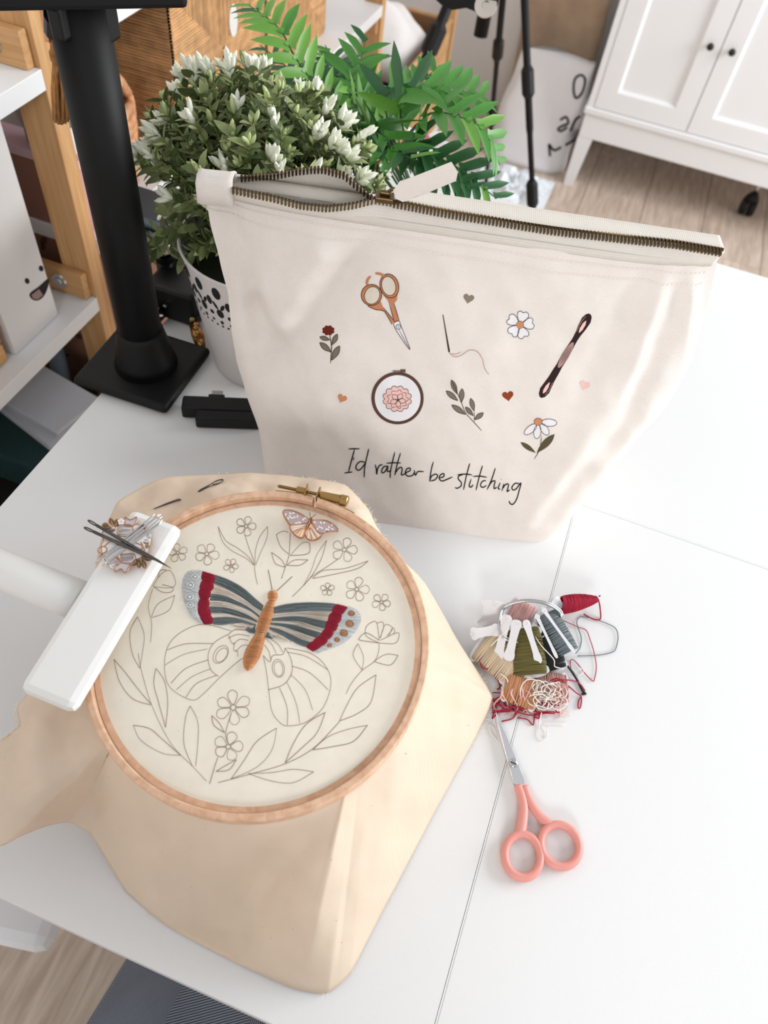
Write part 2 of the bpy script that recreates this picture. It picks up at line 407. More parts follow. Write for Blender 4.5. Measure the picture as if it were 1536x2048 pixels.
# ------------------------------------------------------------------ white cupboard with two panelled doors
YC = 2.397
cab = thing('cupboard', 'white cupboard with panelled doors and small black knobs', 'cupboard', (.31, YC + .19, FLOOR))
CXL, CXR, CT = -.134, .752, .46
c = MB()
c.box((CXL + .004, YC + .02, -.50), (CXR - .004, YC + .39, CT)); c.build('body', m_white, cab)
for a, b2 in ((CXL, CXL + .018), (CXR - .018, CXR)): MB().box((a, YC, -.495), (b2, YC + .02, CT)).build('face_stile', m_white, cab)
MB().box((CXL, YC, -.585), (CXR, YC + .39, -.515)).build('plinth_rail', m_white, cab, bevel=.002)
MB().box((CXL - .006, YC - .008, -.515), (CXR + .006, YC + .39, -.4955)).build('plinth_moulding', m_white, cab, bevel=.004)
MB().box((CXL - .012, YC - .02, CT), (CXR + .012, YC + .4, CT + .03)).build('top', m_white, cab, bevel=.004)
for sx in (-1, 1):
    for y in (YC, YC + .345):
        m = MB(); x0 = CXL if sx < 0 else CXR
        p = [(x0, -.585), (x0 - sx * .045, -.585), (x0 - sx * .030, FLOOR), (x0, FLOOR)]
        k = m.add([(q[0], y, q[1]) for q in p] + [(q[0], y + .04, q[1]) for q in p], [(0, 1, 2, 3), (7, 6, 5, 4)] + [(i, i + 4, (i + 1) % 4 + 4, (i + 1) % 4) for i in range(4)])
        m.build('leg', m_white, cab)
m_knob = M('blackened brass', (44, 42, 36), .4, .6)
for a, b2, kx in ((CXL + .0195, .1588, .131), (.1612, .4548, .189), (.4572, CXR - .0195, .70)):
    d = MB(); z0, z1, s = -.493, CT - .02, .052
    d.box((a, YC - .001, z0), (a + s, YC + .018, z1)); d.box((b2 - s, YC - .001, z0), (b2, YC + .018, z1))
    d.box((a + s, YC - .001, z0), (b2 - s, YC + .018, z0 + s)); d.box((a + s, YC - .001, z1 - s), (b2 - s, YC + .018, z1))
    dr = d.build('door', m_white, cab)
    pn = MB(); A, B = a + s, b2 - s
    k = pn.add([(A, YC - .001, z0 + s), (B, YC - .001, z0 + s), (B, YC - .001, z1 - s), (A, YC - .001, z1 - s),
                (A + .008, YC + .009, z0 + s + .008), (B - .008, YC + .009, z0 + s + .008), (B - .008, YC + .009, z1 - s - .008), (A + .008, YC + .009, z1 - s - .008)],
               [(0, 1, 5, 4), (1, 2, 6, 5), (2, 3, 7, 6), (3, 0, 4, 7), (4, 5, 6, 7)])
    pn.build('door_panel', m_white, dr)
    MB().lathe([(.004, 0), (.004, .008), (.0085, .011), (.0095, .016), (.007, .021), (.0001, .023)], (kx, YC - .001, -.268), 16, (0, -1, 0)).build('knob', m_knob, dr, smooth=True)

# ------------------------------------------------------------------ pine shelf unit along the left wall
XS = -.55
su = thing('shelf_unit', 'pine ladder shelf unit with white shelves along the left wall', 'shelf', (XS - .17, 1.0, FLOOR))
FY = [-.02, .630, 1.128, 1.657, 2.30]
for y in FY:
    MB().box((XS - .04, y, FLOOR), (XS, y + .0225, .62)).build('post', m_pine, su, bevel=.001)
    MB().box((XS - .36, y, FLOOR), (XS - .32, y + .0225, .62)).build('post', m_pine, su, bevel=.001)
def crossbar(y, z, bolt=True):
    cb = MB().box((XS - .318, y - .012, z), (XS - .006, y - .0005, z + .034)).build('crossbar', m_pinex, su, bevel=.001)
    if bolt:
        MB().lathe([(.0001, .0035), (.004, .0035), (.0045, .0022), (.0095, .0022), (.0105, 0)], (XS - .040, y - .012, z + .017), 16, (0, -1, 0)).build('bolt', m_steel, cb)
crossbar(FY[1], .1405); crossbar(FY[1], -.128); crossbar(FY[2], -.085, False); crossbar(FY[3], -.16, False); crossbar(FY[1], -.45, False)
def shelf(y0, y1, ztop, th=.02):
    return MB().box((XS - .36, y0 + .0235, ztop - th), (XS + .001, y1 - .0005, ztop)).build('shelf_board', m_white, su, bevel=.001)
Z0U, Z0L, Z1U, Z1L, Z2, ZB = .140, -.129, .160, -.062, -.107, -.46
shelf(FY[0], FY[1], Z0U); shelf(FY[0], FY[1], Z0L); shelf(FY[1], FY[2], Z1U, .022); shelf(FY[1], FY[2], Z1L)
shelf(FY[2], FY[3], Z2); shelf(FY[1], FY[2], -.40); shelf(FY[3], FY[4], -.62); shelf(FY[2], FY[3], -.47)

# white magazine file with a smiley face
XF = XS - .02
mf = thing('magazine_file', 'white cardboard magazine file with two dots and a smile cut out', 'file', (XF - .12, .535, Z0L))
MB().box((XF - .24, .499, Z0L + .0005), (XF, .580, Z0U - .025)).build('box', M('white card', (222, 219, 217), .7), mf, bevel=.001)
mpf = lambda x, y: PX(x, y, XF + .0004)
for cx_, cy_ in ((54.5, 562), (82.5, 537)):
    m = MB(); fill(m, mpf, ell(cx_, cy_, 4.5, 6, -20, 16)); m.build('eye_hole_shade', m_dark, mf)  # dark shapes laid on the card paint the shade inside the cut-outs
m = MB(); fill(m, mpf, [tuple(p) for p in cr([(60, 587), (78, 573), (97, 557), (96, 574), (88, 592), (76, 601), (64, 598)], 4, True)]); m.build('smile_hole_shade', m_dark, mf)
m = MB(); fill(m, lambda x, y: PX(x, y, XF + .0006), [(63, 590), (78, 578), (86, 590), (76, 599), (66, 597)]); m.build('smile_inside', M('grey pink paper', (150, 122, 116), .8), mf)
# slatted wooden box beside it
wb = thing('wooden_box', 'light wooden slatted box on the shelf next to the smiling magazine file', 'box', (XF - .1, .43, Z0L))
MB().box((XF - .2, .30, Z0L + .0005), (XF - .008, .487, .0)).build('body', m_pinex, wb)
for i in range(5): MB().box((XF - .008, .30, Z0L + .003 + i * .026), (XF - .001, .487, Z0L + .025 + i * .026)).build('slat', wood_mat('slat wood', (222, 172, 116), (198, 146, 92), 12, 'Y', .5, 10) if 'slat wood' not in MATS else MATS['slat wood'], wb, bevel=.001)

# things seen past the first post
m_pink = M('dusty pink card', (200, 152, 166), .8, var=.06)
pb = thing('storage_box', 'dusty pink storage box behind the first pine post', 'box', (XS - .15, .675, Z1L))
MB().box((XS - .30, .657, Z1L + .0005), (XS - .012, .692, .018)).build('body', m_pink, pb, bevel=.002)
MB().box((XS - .302, .655, .0185), (XS - .010, .694, .028)).build('lid', M('pale pink card', (216, 182, 192), .8), pb)
m_side = M('brown printed card', (150, 108, 92), .9)
MB().box((XS - .30, .6563, Z1L + .001), (XS - .014, .6569, .017)).build('printed_side', m_side, pb)
m_bag2 = M('brown paper bag', (150, 108, 86), .9)
pbx = thing('patterned_box', 'brown leaf-patterned box under the white shelf behind the first post', 'box', (XS - .15, .68, -.40))
MB().box((XS - .30, .657, -.3995), (XS - .012, .80, -.0825)).build('body', m_bag2, pbx, bevel=.002)
m_leaf_print = M('brown print', (96, 54, 38), .9)
for i in range(34):
    m = MB(); x = XS - .20 + .18 * random.random(); z = -.30 + .21 * random.random(); r = .004 + .005 * random.random(); q = random.random() * 3
    z = z if i < 20 else Z1L + .012 + .06 * random.random(); yq = .6565 if i < 20 else .6560
    m.add([(x + r * math.cos(t) * math.cos(q) - .5 * r * math.sin(t) * math.sin(q), yq, z + r * math.cos(t) * math.sin(q) + .5 * r * math.sin(t) * math.cos(q)) for t in [k * .785 for k in range(8)]], [tuple(range(8))]); m.build('printed_leaf', m_leaf_print, pbx if i < 20 else pb)
jar = MB().lathe([(.015, 0), (.0165, .004), (.0165, .05), (.013, .068), (.011, .072)], (XS - .062, .676, .0285), 20).build('lidded_jar', M('smoky grey plastic', (84, 84, 94), .25), None, smooth=True)
tag(jar, 'smoky grey jar standing on the dusty pink box', 'jar')
tub = MB().lathe([(.011, 0), (.0135, .003), (.0145, .032), (.0125, .032), (.0115, .004)], (XS - .028, .676, .0285), 20).build('white_tub', m_white, None, smooth=True)
tag(tub, 'small white tub on the pink box, beside the black pole', 'tub')

# dark bin added to darken the space below the shelf, with books on it
m_paper = M('book paper', (214, 214, 216), .7)
def book(cx_, cy_, z, L, W_, T, rot, label, colr):
    o = thing('book', label, 'book', (cx_, cy_, z), 'books on the dark bin')
    Mt = Matrix.Translation((cx_, cy_, z)) @ Matrix.Rotation(rot, 4, 'Z')
    MB().box((-L / 2, -W_ / 2, 0), (L / 2, W_ / 2, T * .1), Mt).build('cover', colr, o)
    MB().box((-L / 2 + .003, -W_ / 2 + .003, T * .1), (L / 2 - .003, W_ / 2 - .003, T * .9), Mt).build('page_block', m_paper, o)
    MB().box((-L / 2, -W_ / 2, T * .9), (L / 2, W_ / 2, T), Mt).build('cover', colr, o)
m_bin = M('black brown filler', (26, 19, 17), .95); m_teal = M('teal cloth', (24, 58, 58), .8); m_cover = M('white book cover', (206, 208, 214), .4)
bn = thing('dark_filler_bin', 'black-brown bin added to darken the gap between shelf and desk', 'bin', (-.62, .34, FLOOR))
MB().box((-.86, .05, FLOOR + .0005), (-.458, .600, -.31)).build('bin_body', m_bin, bn, bevel=.004)
MB().box((-.862, .048, -.3098), (-.455, .602, -.300)).build('bin_lid', m_bin, bn, bevel=.003)
hs_ = MB().tube([(-.50, .10, -.298), (-.50, .13, -.292), (-.47, .40, -.292), (-.47, .43, -.298)], .003, 8).build('bin_cord', M('grey cord', (70, 66, 64), .7), bn, smooth=True)
tf = MB().box((-.66, .435, -.2995), (-.49, .575, -.245)).build('fabric_box', m_teal, None, bevel=.004); tag(tf, 'dark teal fabric box lying under the white books', 'box')
pq = PZ(95, 795, -.22)
book(pq.x - .012, pq.y - .002, -.2445, .125, .078, .012, -.30, 'white book lying under the topmost one on the teal box', m_cover)
book(pq.x - .010, pq.y + .004, -.2322, .12, .074, .010, -.20, 'topmost white book lying on the teal box', m_cover)
pq = PZ(5, 845, -.26)
book(pq.x - .06, pq.y - .05, -.2995, .10, .07, .03, -.25, 'small white book on the dark bin, left of the teal box', m_cover)
bw = MB(); bw.tube([PX(x, y, XS - .10) for x, y in ((110, 700), (119, 735), (128, 772))], .012, 10); o = bw.build('rolled_paper', M('pale blue paper', (150, 172, 196), .6), None, smooth=True)
tag(o, 'pale blue rolled paper leaning behind the white books', 'paper roll')

# ------------------------------------------------------------------ seagrass baskets
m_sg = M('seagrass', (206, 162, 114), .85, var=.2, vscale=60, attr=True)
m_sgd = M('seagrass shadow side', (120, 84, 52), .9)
def weave_face(mb, o, ex, ez, W_, H_, n, pitch=.0036):
    """envelope weave: strands meet along the diagonals"""
    def strand(a, b):
        d = (b - a)
        if d.length < .004: return
        d.normalize(); s = n.cross(d) * pitch * .5; k = len(mb.v); t = .84 + .3 * random.random()
        K = max(2, int((b - a).length / .02)); j = Vector((0, 0, 0))
        for i in range(K + 1):
            p = a.lerp(b, i / K) + n * .0006 * random.random() + s * .5 * (random.random() - .5)
            mb.v += [p - s * 1.05, p - s * .5 + n * .0024, p + s * .5 + n * .0024, p + s * 1.05]
            for q in range(4): mb.tone[k + i * 4 + q] = t
        for i in range(K):
            for q in range(3): mb.f.append((k + i * 4 + q, k + i * 4 + q + 1, k + i * 4 + 5 + q, k + i * 4 + 4 + q))
    nx = int(W_ / pitch)
    for i in range(nx):
        x = (i + .5) * pitch; dz = H_ * .5 * (1 - abs(2 * x / W_ - 1))
        slx = .25 * pitch
        strand(o + ex * x + ez * H_, o + ex * x + ez * (H_ - dz)); strand(o + ex * x, o + ex * x + ez * dz)
    nz = int(H_ / pitch)
    for i in range(nz):
        z = (i + .5) * pitch; dx = W_ * .5 * (1 - abs(2 * z / H_ - 1))
        strand(o + ez * z, o + ez * z + ex * dx); strand(o + ex * W_ + ez * z, o + ex * (W_ - dx) + ez * z)
def basket(label, lo, hi, wall=.012, handle=True):
    t = thing('seagrass_basket', label, 'basket', ((lo[0] + hi[0]) / 2, (lo[1] + hi[1]) / 2, lo[2]), 'seagrass baskets on the pine shelf')
    x0, y0, z0 = lo; x1, y1, z1 = hi; b = MB()
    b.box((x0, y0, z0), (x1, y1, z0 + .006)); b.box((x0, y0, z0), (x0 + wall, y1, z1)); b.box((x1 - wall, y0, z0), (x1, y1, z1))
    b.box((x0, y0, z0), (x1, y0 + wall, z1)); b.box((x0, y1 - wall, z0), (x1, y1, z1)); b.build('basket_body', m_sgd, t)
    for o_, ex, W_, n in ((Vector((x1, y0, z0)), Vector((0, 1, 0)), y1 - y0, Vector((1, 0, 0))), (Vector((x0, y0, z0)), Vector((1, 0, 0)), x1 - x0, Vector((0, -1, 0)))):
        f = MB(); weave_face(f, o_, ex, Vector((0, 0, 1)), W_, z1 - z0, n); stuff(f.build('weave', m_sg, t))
    r = MB(); r.tube([(x0, y0, z1), (x1, y0, z1), (x1, y1, z1), (x0, y1, z1)], .007, 8, closed=True); r.tone = {i: .95 for i in range(len(r.v))}; r.build('rim', m_sg, t, smooth=True)
    if handle:
        yc = (y0 + y1) / 2 + .03; h = MB(); h.lathe([(.0001, .0032), (.012, .0032)], (x1, yc, z0 + .62 * (z1 - z0)), 14, (1, 0, 0), caps=False)
        for i in range(len(h.v)): h.v[i].z = z0 + .62 * (z1 - z0) + (h.v[i].z - z0 - .62 * (z1 - z0)) * 1.7
        h.build('handle_hole', M('paper inside', (225, 222, 218), .9), t)
    return t
basket('square seagrass basket between the first and second pine posts', (XS - .30, .869, Z1L + .0005), (XS - .004, 1.120, .134))
basket('seagrass basket standing on the shelf between the second and third posts', (XS - .34, 1.165, Z2 + .0005), (XS - .05, 1.47, .16))
basket('open seagrass basket with white cloth in it, by the grey wall', (XS - .30, 1.70, -.6195), (XS - .004, 2.28, -.33), handle=False)
m = MB(); n = 14
for i in range(n + 1):
    for j in range(n + 1):
        u, v = i / n, j / n; m.v.append(Vector((XS - .28 + .25 * u, 1.98 + .27 * v, -.40 + .14 * math.sin(math.pi * u) ** .6 * math.sin(math.pi * v) ** .6 + .03 * noise.noise((u * 4, v * 4, 1)))))
m.f = [(i * (n + 1) + j, (i + 1) * (n + 1) + j, (i + 1) * (n + 1) + j + 1, i * (n + 1) + j + 1) for i in range(n) for j in range(n)]
tag(m.build('folded_cloth', M('white towel', (235, 232, 230), .9), None, smooth=True, solid=.006), 'white cloth bundled inside the open seagrass basket', 'cloth')
# small brown wicker basket and a wrapped bundle on the shelf of the second bay
wk = thing('wicker_basket', 'small brown wicker basket on the white shelf, just right of the black pole', 'basket', (XS - .066, .762, Z1L))
m_wick = M('brown wicker', (200, 146, 104), .7, var=.3, vscale=90)
for k in range(9):
    r = .044 + .010 * math.sin(k / 8 * 1.5); z = Z1L + .007 + k * .0115
    MB().tube([(XS - .066 + r * math.cos(q), .762 + r * math.sin(q), z + .003 * math.sin(8 * q + k * math.pi)) for q in [2 * math.pi * j / 40 for j in range(40)]], .0068, 6, closed=True).build('wicker_coil', m_wick, wk, smooth=True)
MB().lathe([(.0001, .003), (.038, .003), (.044, .108), (.036, .108)], (XS - .066, .762, Z1L + .0005), 20, caps=False).build('lining', M('basket lining', (150, 100, 62), .9), wk)
MB().tube([(XS - .03, .72, Z1L + .105), (XS - .02, .74, Z1L + .132), (XS - .02, .775, Z1L + .132), (XS - .03, .80, Z1L + .105)], .0075, 8).build('handle', m_wick, wk, smooth=True)
bl = MB().lathe([(.03, 0), (.044, .02), (.05, .06), (.047, .095), (.03, .118), (.0001, .124)], (XS - .155, .815, Z1L + .0005), 24).build('wrapped_bundle', M('beige wrap', (196, 182, 168), .35, var=.12, vscale=40, spec=.6), None, smooth=True)
tag(bl, 'round beige wrapped bundle between the wicker basket and the seagrass basket', 'bundle')
# ================================================================== canvas pouch
m_canvas = cloth_mat('natural canvas', (252, 243, 235), .00100, .6, .03, vscale=45, dist=.0003, cweave=.15)
m_tape = cloth_mat('zip tape', (238, 231, 221), .0014, .4, .03, vscale=60, dist=.0003)
m_brass = M('antique brass', (104, 84, 56), .35, .9)
BA = math.radians(15.1)
EU = Vector((math.cos(BA), math.sin(BA), 0)); EW = Vector((-math.sin(BA), math.cos(BA), 0)); BP0 = Vector((-.085, .358, 0))
def bl_(u, w_, z): return BP0 + EU * u + EW * w_ + Vector((0, 0, z))
def lerpt(tab, x):
    if x <= tab[0][0]: return tab[0][1]
    for (a, va), (b, vb) in zip(tab, tab[1:]):
        if x <= b:
            t = (x - a) / (b - a); t = t * t * (3 - 2 * t) * .3 + t * .7; return va + (vb - va) * t
    return tab[-1][1]
UR = [(0, .163), (.012, .170), (.044, .183), (.08, .197), (.11, .2076), (.145, .2115), (.17, .2093), (.196, .2055), (.23, .2005)]
UL = [(0, -.100), (.036, -.1048), (.071, -.1156), (.10, -.1227), (.123, -.126), (.15, -.128), (.173, -.1336), (.2, -.1405), (.23, -.1460)]
ZT = .2215
def px_uv(x, y):
    n = EU.cross(EW * .083 + Vector((0, 0, .228))); q = PP(x, y, BP0, n) - BP0; return q.dot(EU), q.z
FOLDS = []
for a, b2, wd, am in (((455, 455), (500, 640), 26, -.0065), ((575, 720), (700, 560), 34, -.0075), ((500, 640), (560, 760), 36, -.0065), ((640, 500), (560, 640), 32, .006),
                      ((470, 520), (480, 760), 20, .004), ((700, 560), (760, 470), 30, -.003), ((600, 830), (700, 700), 40, .0025),
                      ((1290, 560), (1180, 760), 26, -.0032), ((1350, 640), (1250, 860), 24, -.0036), ((1330, 560), (1260, 760), 20, .003), ((1100, 520), (980, 700), 34, .002),
                      ((1220, 900), (1110, 1010), 26, -.0026), ((1180, 860), (1060, 1040), 26, .0026), ((1390, 560), (1385, 720), 16, .0045), ((860, 820), (760, 960), 40, -.002), ((820, 520), (740, 660), 40, -.002), ((1080, 560), (1030, 640), 26, -.0015)):
    FOLDS.append((Vector(px_uv(*a)), Vector(px_uv(*b2)), wd * .00037, am * 1.35))
def dent(u, z):
    p = Vector((u, z)); d = 0
    for a, b2, wd, am in FOLDS:
        ab = b2 - a; t = max(-.25, min(1.25, (p - a).dot(ab) / ab.length_squared)); q = (p - a - ab * t).length
        e = 1 if 0 <= t <= 1 else max(0, 1 - abs(t - (0 if t < 0 else 1)) * 4)
        d += am * math.exp(-(q / wd) ** 2) * (.3 + .7 * e)
    # long diagonal creases
    d += .0020 * noise.noise((u * 16 + z * 14, z * 9 - u * 8, 3.1)) + .0015 * noise.noise((u * 48 + z * 40, z * 16 - u * 14, 7.7)) + .0005 * noise.noise((u * 90, z * 80, 2))
    return d
def bag_front(s, v):
    z = ZT * v; ul, ur = lerpt(UL, z), lerpt(UR, z); u = ul + (ur - ul) * (s + 1) / 2
    wf = .083 * z / .228 - .004 * math.sin(math.pi * min(1, v)) * (1 - s * s)
    ws = wf + .012 + .034 * (1 - v) ** 1.5
    p = 5 + 9 * (1 - v) ** 2
    e = min(1, (1 - abs(s)) * 8) * min(1, v * 12) * min(1, (1 - v) * 10)
    return bl_(u, wf + (ws - wf) * abs(s) ** p, z) - EW * dent(u, z) * e
def bag_back(s, v):
    z = ZT * v; ul, ur = lerpt(UL, z), lerpt(UR, z); u = ul + (ur - ul) * (s + 1) / 2
    wf = .083 * z / .228; ws = wf + .012 + .034 * (1 - v) ** 1.5
    wb = .098 + .004 * math.sin(math.pi * v) - .006 * v
    return bl_(u, wb + (ws - wb) * abs(s) ** (5 + 9 * (1 - v) ** 2), z)
bag = thing('canvas_pouch', 'cream canvas zip pouch printed with stitching motifs and handwriting', 'pouch', bl_(.03, .05, 0))
NS, NV = 190, 120
fb_ = MB(); fb_.uv = []
ss = [-1 + 2 * i / NS for i in range(NS + 1)]; ss = [math.copysign(1 - (1 - abs(s)) ** 1.25, s) for s in ss]
for j in range(NV + 1):
    for s in ss:
        p = bag_front(s, j / NV); fb_.v.append(p); q = p - BP0; fb_.uv.append((q.dot(EU), q.z * 1.06))
fb_.f = [(j * (NS + 1) + i, j * (NS + 1) + i + 1, (j + 1) * (NS + 1) + i + 1, (j + 1) * (NS + 1) + i) for j in range(NV) for i in range(NS)]
fo = fb_.build('front_panel', m_canvas, bag, smooth=True)
BVH = BVHTree.FromPolygons(fb_.v, fb_.f)
bb = MB(); bb.uv = []; NB = 40
for j in range(NB + 1):
    for i in range(NB + 1):
        p = bag_back(-1 + 2 * i / NB, j / NB); bb.v.append(p); q = p - BP0; bb.uv.append((q.dot(EU), q.z))
bb.f = [(j * (NB + 1) + i, (j + 1) * (NB + 1) + i, (j + 1) * (NB + 1) + i + 1, j * (NB + 1) + i + 1) for j in range(NB) for i in range(NB)]
bb.build('back_panel', m_canvas, bag, smooth=True)
bt = MB(); bt.uv = []
for i in range(NB + 1):
    s = -1 + 2 * i / NB
    for p in (bag_front(s, 0), bag_back(s, 0)): bt.v.append(p + Vector((0, 0, .0006))); bt.uv.append((p.x, p.y))
bt.f = [(2 * i, 2 * i + 1, 2 * i + 3, 2 * i + 2) for i in range(NB)]
bt.build('base_panel', m_canvas, bag)

def bmap(off):
    def f(x, y):
        d = ray(x, y).normalized(); h, n, i, t = BVH.ray_cast(CAMP, d)
        if h is None:
            nn = EU.cross(EW * .083 + Vector((0, 0, .228))).normalized(); h = PP(x, y, BP0, nn); n = -nn
        if n.dot(d) > 0: n = -n
        return h + n * off
    return f
bm1, bm2, bm3, bm4 = bmap(.00025), bmap(.0004), bmap(.00055), bmap(.0007)

# zip: tapes, teeth, slider, pull, end tab (u, z on w)
def zipline(tab):
    return lambda u: lerpt(tab, u)
ZF = [(-.122, .2295), (-.0975, .2280), (-.078, .2256), (-.062, .2262), (-.046, .2300), (-.030, .2350), (-.020, .2340), (.02, .2322), (.085, .2312), (.133, .2328), (.166, .2343), (.199, .2335)]
ZB_ = [(-.124, .2268), (-.1005, .2320), (-.081, .2384), (-.065, .2432), (-.052, .2435), (-.042, .2383), (-.0316, .2335), (-.022, .2345), (.02, .2322), (.199, .2335)]
def wfz(u): return .078 + .005 * max(0, min(1, (u + .05) / .03))
def wbz(u): return .096 - .0125 * max(0, min(1, (u + .075) / .045))
def tape(name, pa, pb, K=160):
    t = MB(); t.uv = []
    for i in range(K + 1):
        u = -.1455 + (.199 + .1455) * i / K; a, b2 = pa(u), pb(u)
        for j in range(4):
            p = a.lerp(b2, j / 3); t.v.append(p); t.uv.append((u, j * .004))
    t.f = [(4 * i + j, 4 * i + j + 1, 4 * i + 5 + j, 4 * i + 4 + j) for i in range(K) for j in range(3)]
    return t.build(name, m_tape, bag, smooth=True, solid=.0006)
fz, bz = zipline(ZF), zipline(ZB_)
def rim_f(u):
    ul, ur = lerpt(UL, ZT), lerpt(UR, ZT); return bag_front(max(-1, min(1, 2 * (u - ul) / (ur - ul) - 1)), 1)
def rim_b(u):
    ul, ur = lerpt(UL, ZT), lerpt(UR, ZT); return bag_back(max(-1, min(1, 2 * (u - ul) / (ur - ul) - 1)), 1)
tape('zip_tape', lambda u: rim_f(u) - EW * .0012 - Vector((0, 0, .004)), lambda u: bl_(u, wfz(u), fz(u)))
tape('zip_tape', lambda u: bl_(u, wbz(u) + .0004, bz(u)), lambda u: bl_(u, .101, .233 if u > -.02 else .226))
tape('back_hem', lambda u: bl_(u, .101, .233 if u > -.02 else .226), lambda u: rim_b(u) + EW * .001)
# piping cord of the folded hem at the front
pc = MB(); pc.tube([rim_f(-.145 + .3445 * i / 90) + Vector((0, 0, .0008)) - EW * .001 for i in range(91)], .0011, 6); pc.build('hem_cord', m_tape, bag, smooth=True)
def teeth(side, u0, u1):
    t = MB(); u = u0; k = 0
    while u < u1:
        z = (fz if side < 0 else bz)(u); w_ = (wfz if side < 0 else wbz)(u)
        if u > -.02: w_ = .083 + side * .0012; z = fz(u)
        c = bl_(u, w_, z); dz = (fz if side < 0 else bz)(u + .001) - z; e = (EU + Vector((0, 0, dz / .001))).normalized()
        closed = u > -.02
        a = (EW * side * 1.0 + Vector((0, 0, -.55))).normalized() if closed else Vector((0, 0, -1)) * .9 + EW * side * .2
        a.normalize(); n = e.cross(a).normalized()
        Mx = Matrix(((e.x, a.x, n.x, c.x), (e.y, a.y, n.y, c.y), (e.z, a.z, n.z, c.z), (0, 0, 0, 1)))
        t.box((-.00058, -.0012, -.0013), (.00058, .0030, .0013), Mx); t.box((-.0008, -.0012, -.0010), (.0008, .0002, .0010), Mx)
        u += .0024
    return stuff(t.build('zip_teeth', m_brass, bag))
teeth(-1, -.121, .198); teeth(1, -.1195, .1975)
# slider
sl = MB(); c = bl_(-.0245, .083, .2355)
Mx = Matrix(((EU.x, EW.x, 0, c.x), (EU.y, EW.y, 0, c.y), (0, 0, 1, c.z), (0, 0, 0, 1)))
sl.box((-.006, -.0045, -.0015), (.006, .0045, .0022), Mx); sl.box((-.0035, -.0016, .0022), (.0035, .0016, .0048), Mx)
slo = sl.build('zip_slider', m_brass, bag, bevel=.0008)
rg = MB(); ce = bl_(-.0175, .083, .239)
d1 = (PY(905, 352, .47) - PY(775, 392, .47)).normalized()
pa = PP(790, 392, ce, EW); rg.tube([pa + (EU * math.cos(q) + Vector((0, 0, 1)) * math.sin(q)) * .0048 for q in [2 * math.pi * i / 20 for i in range(20)]], .0011, 6, closed=True)
rg.build('pull_ring', m_brass, slo, smooth=True)
mt = lambda w_: (lambda x, y: PP(x, y, bl_(0, w_, 0), EW))
tb = MB(); slab(tb, mt(.076), mt(.081), [(787, 380), (800, 362), (825, 356), (902, 326), (916, 344), (912, 362), (845, 390), (806, 402), (793, 396)])
tbo = tb.build('pull_tab', m_canvas, bag, bevel=.0022); tbo['label'] = 'cream canvas zip pull'
uvl = tbo.data.uv_layers.new(name='UVMap')
for l in tbo.data.loops: cco = tbo.data.vertices[l.vertex_index].co; uvl.data[l.index].uv = (cco.x, cco.z)
# folded end tab at the left corner
et = MB(); et.uv = []
prof = [(.0800, .2150), (.0805, .2230), (.0805, .2280), (.0835, .2312), (.090, .2315), (.0955, .2280), (.099, .2180)]
for i in range(9):
    u = -.1448 + .0228 * i / 8
    for w_, z in prof: et.v.append(bl_(u, w_ - (.001 if i in (0, 8) else .0022), z + .0012 * (i / 8) + .001)); et.uv.append((u, z + w_))
K = len(prof); et.f = [(i * K + j, (i + 1) * K + j, (i + 1) * K + j + 1, i * K + j + 1) for i in range(8) for j in range(K - 1)]
et.build('end_tab', m_canvas, bag, smooth=True, solid=-.0016)
# stitching: two rows under the zip
m_thr = M('cream thread', (240, 232, 222), .8)
sg = MB()
for row, dz in ((0, .0075), (1, .0145)):
    u = -.142
    while u < .196:
        def sp(u_):
            z = ZT - dz; ul, ur = lerpt(UL, z), lerpt(UR, z); return bag_front(2 * (u_ - ul) / (ur - ul) - 1, z / ZT) - EW * .0003
        sg.tube([sp(u), sp(u + .0011) - EW * .0004, sp(u + .0024)], .00042, 4); u += .0034
stuff(sg.build('seam_stitches', m_thr, bag))

# ---- printed motifs
C8 = crop(600, 520, 2.4774); S8 = 2.4774
ink = lambda n, c_: M('ink ' + n, c_, .85, spec=.2)
i_dark, i_line = ink('black', (28, 24, 24)), ink('outline', (70, 48, 40))
i_cop, i_white, i_pink = ink('copper', (200, 134, 96)), ink('white', (238, 236, 238)), ink('pink', (240, 198, 190))
i_leaf, i_brown, i_red = ink('olive grey', (128, 118, 102)), ink('brown', (112, 84, 72)), ink('dark red', (110, 40, 28))
i_rust, i_orange, i_grey, i_oleaf, i_thr = ink('rust', (148, 66, 38)), ink('orange', (208, 142, 100)), ink('grey', (140, 128, 112)), ink('deep olive', (92, 82, 58)), ink('thread', (196, 160, 146))
def pr(name, mat, polys=(), lines=(), lw=3, mp=bm1, mpl=bm3, lmat=None, parent=None):
    root = None
    if polys:
        m = MB()
        for p in polys: fill(m, mp, C8(p))
        root = m.build(name, mat, parent or bag)
    if lines:
        m = MB()
        for p in lines:
            cl = p[0] == p[-1]
            ribbon(m, mpl, C8(p[:-1] if cl else p), lw / S8, cl)
        o = m.build(name if root is None else name + '_outline', lmat or mat, root or parent or bag); root = root or o
    return root
def cl(p): return list(p) + [p[0]]
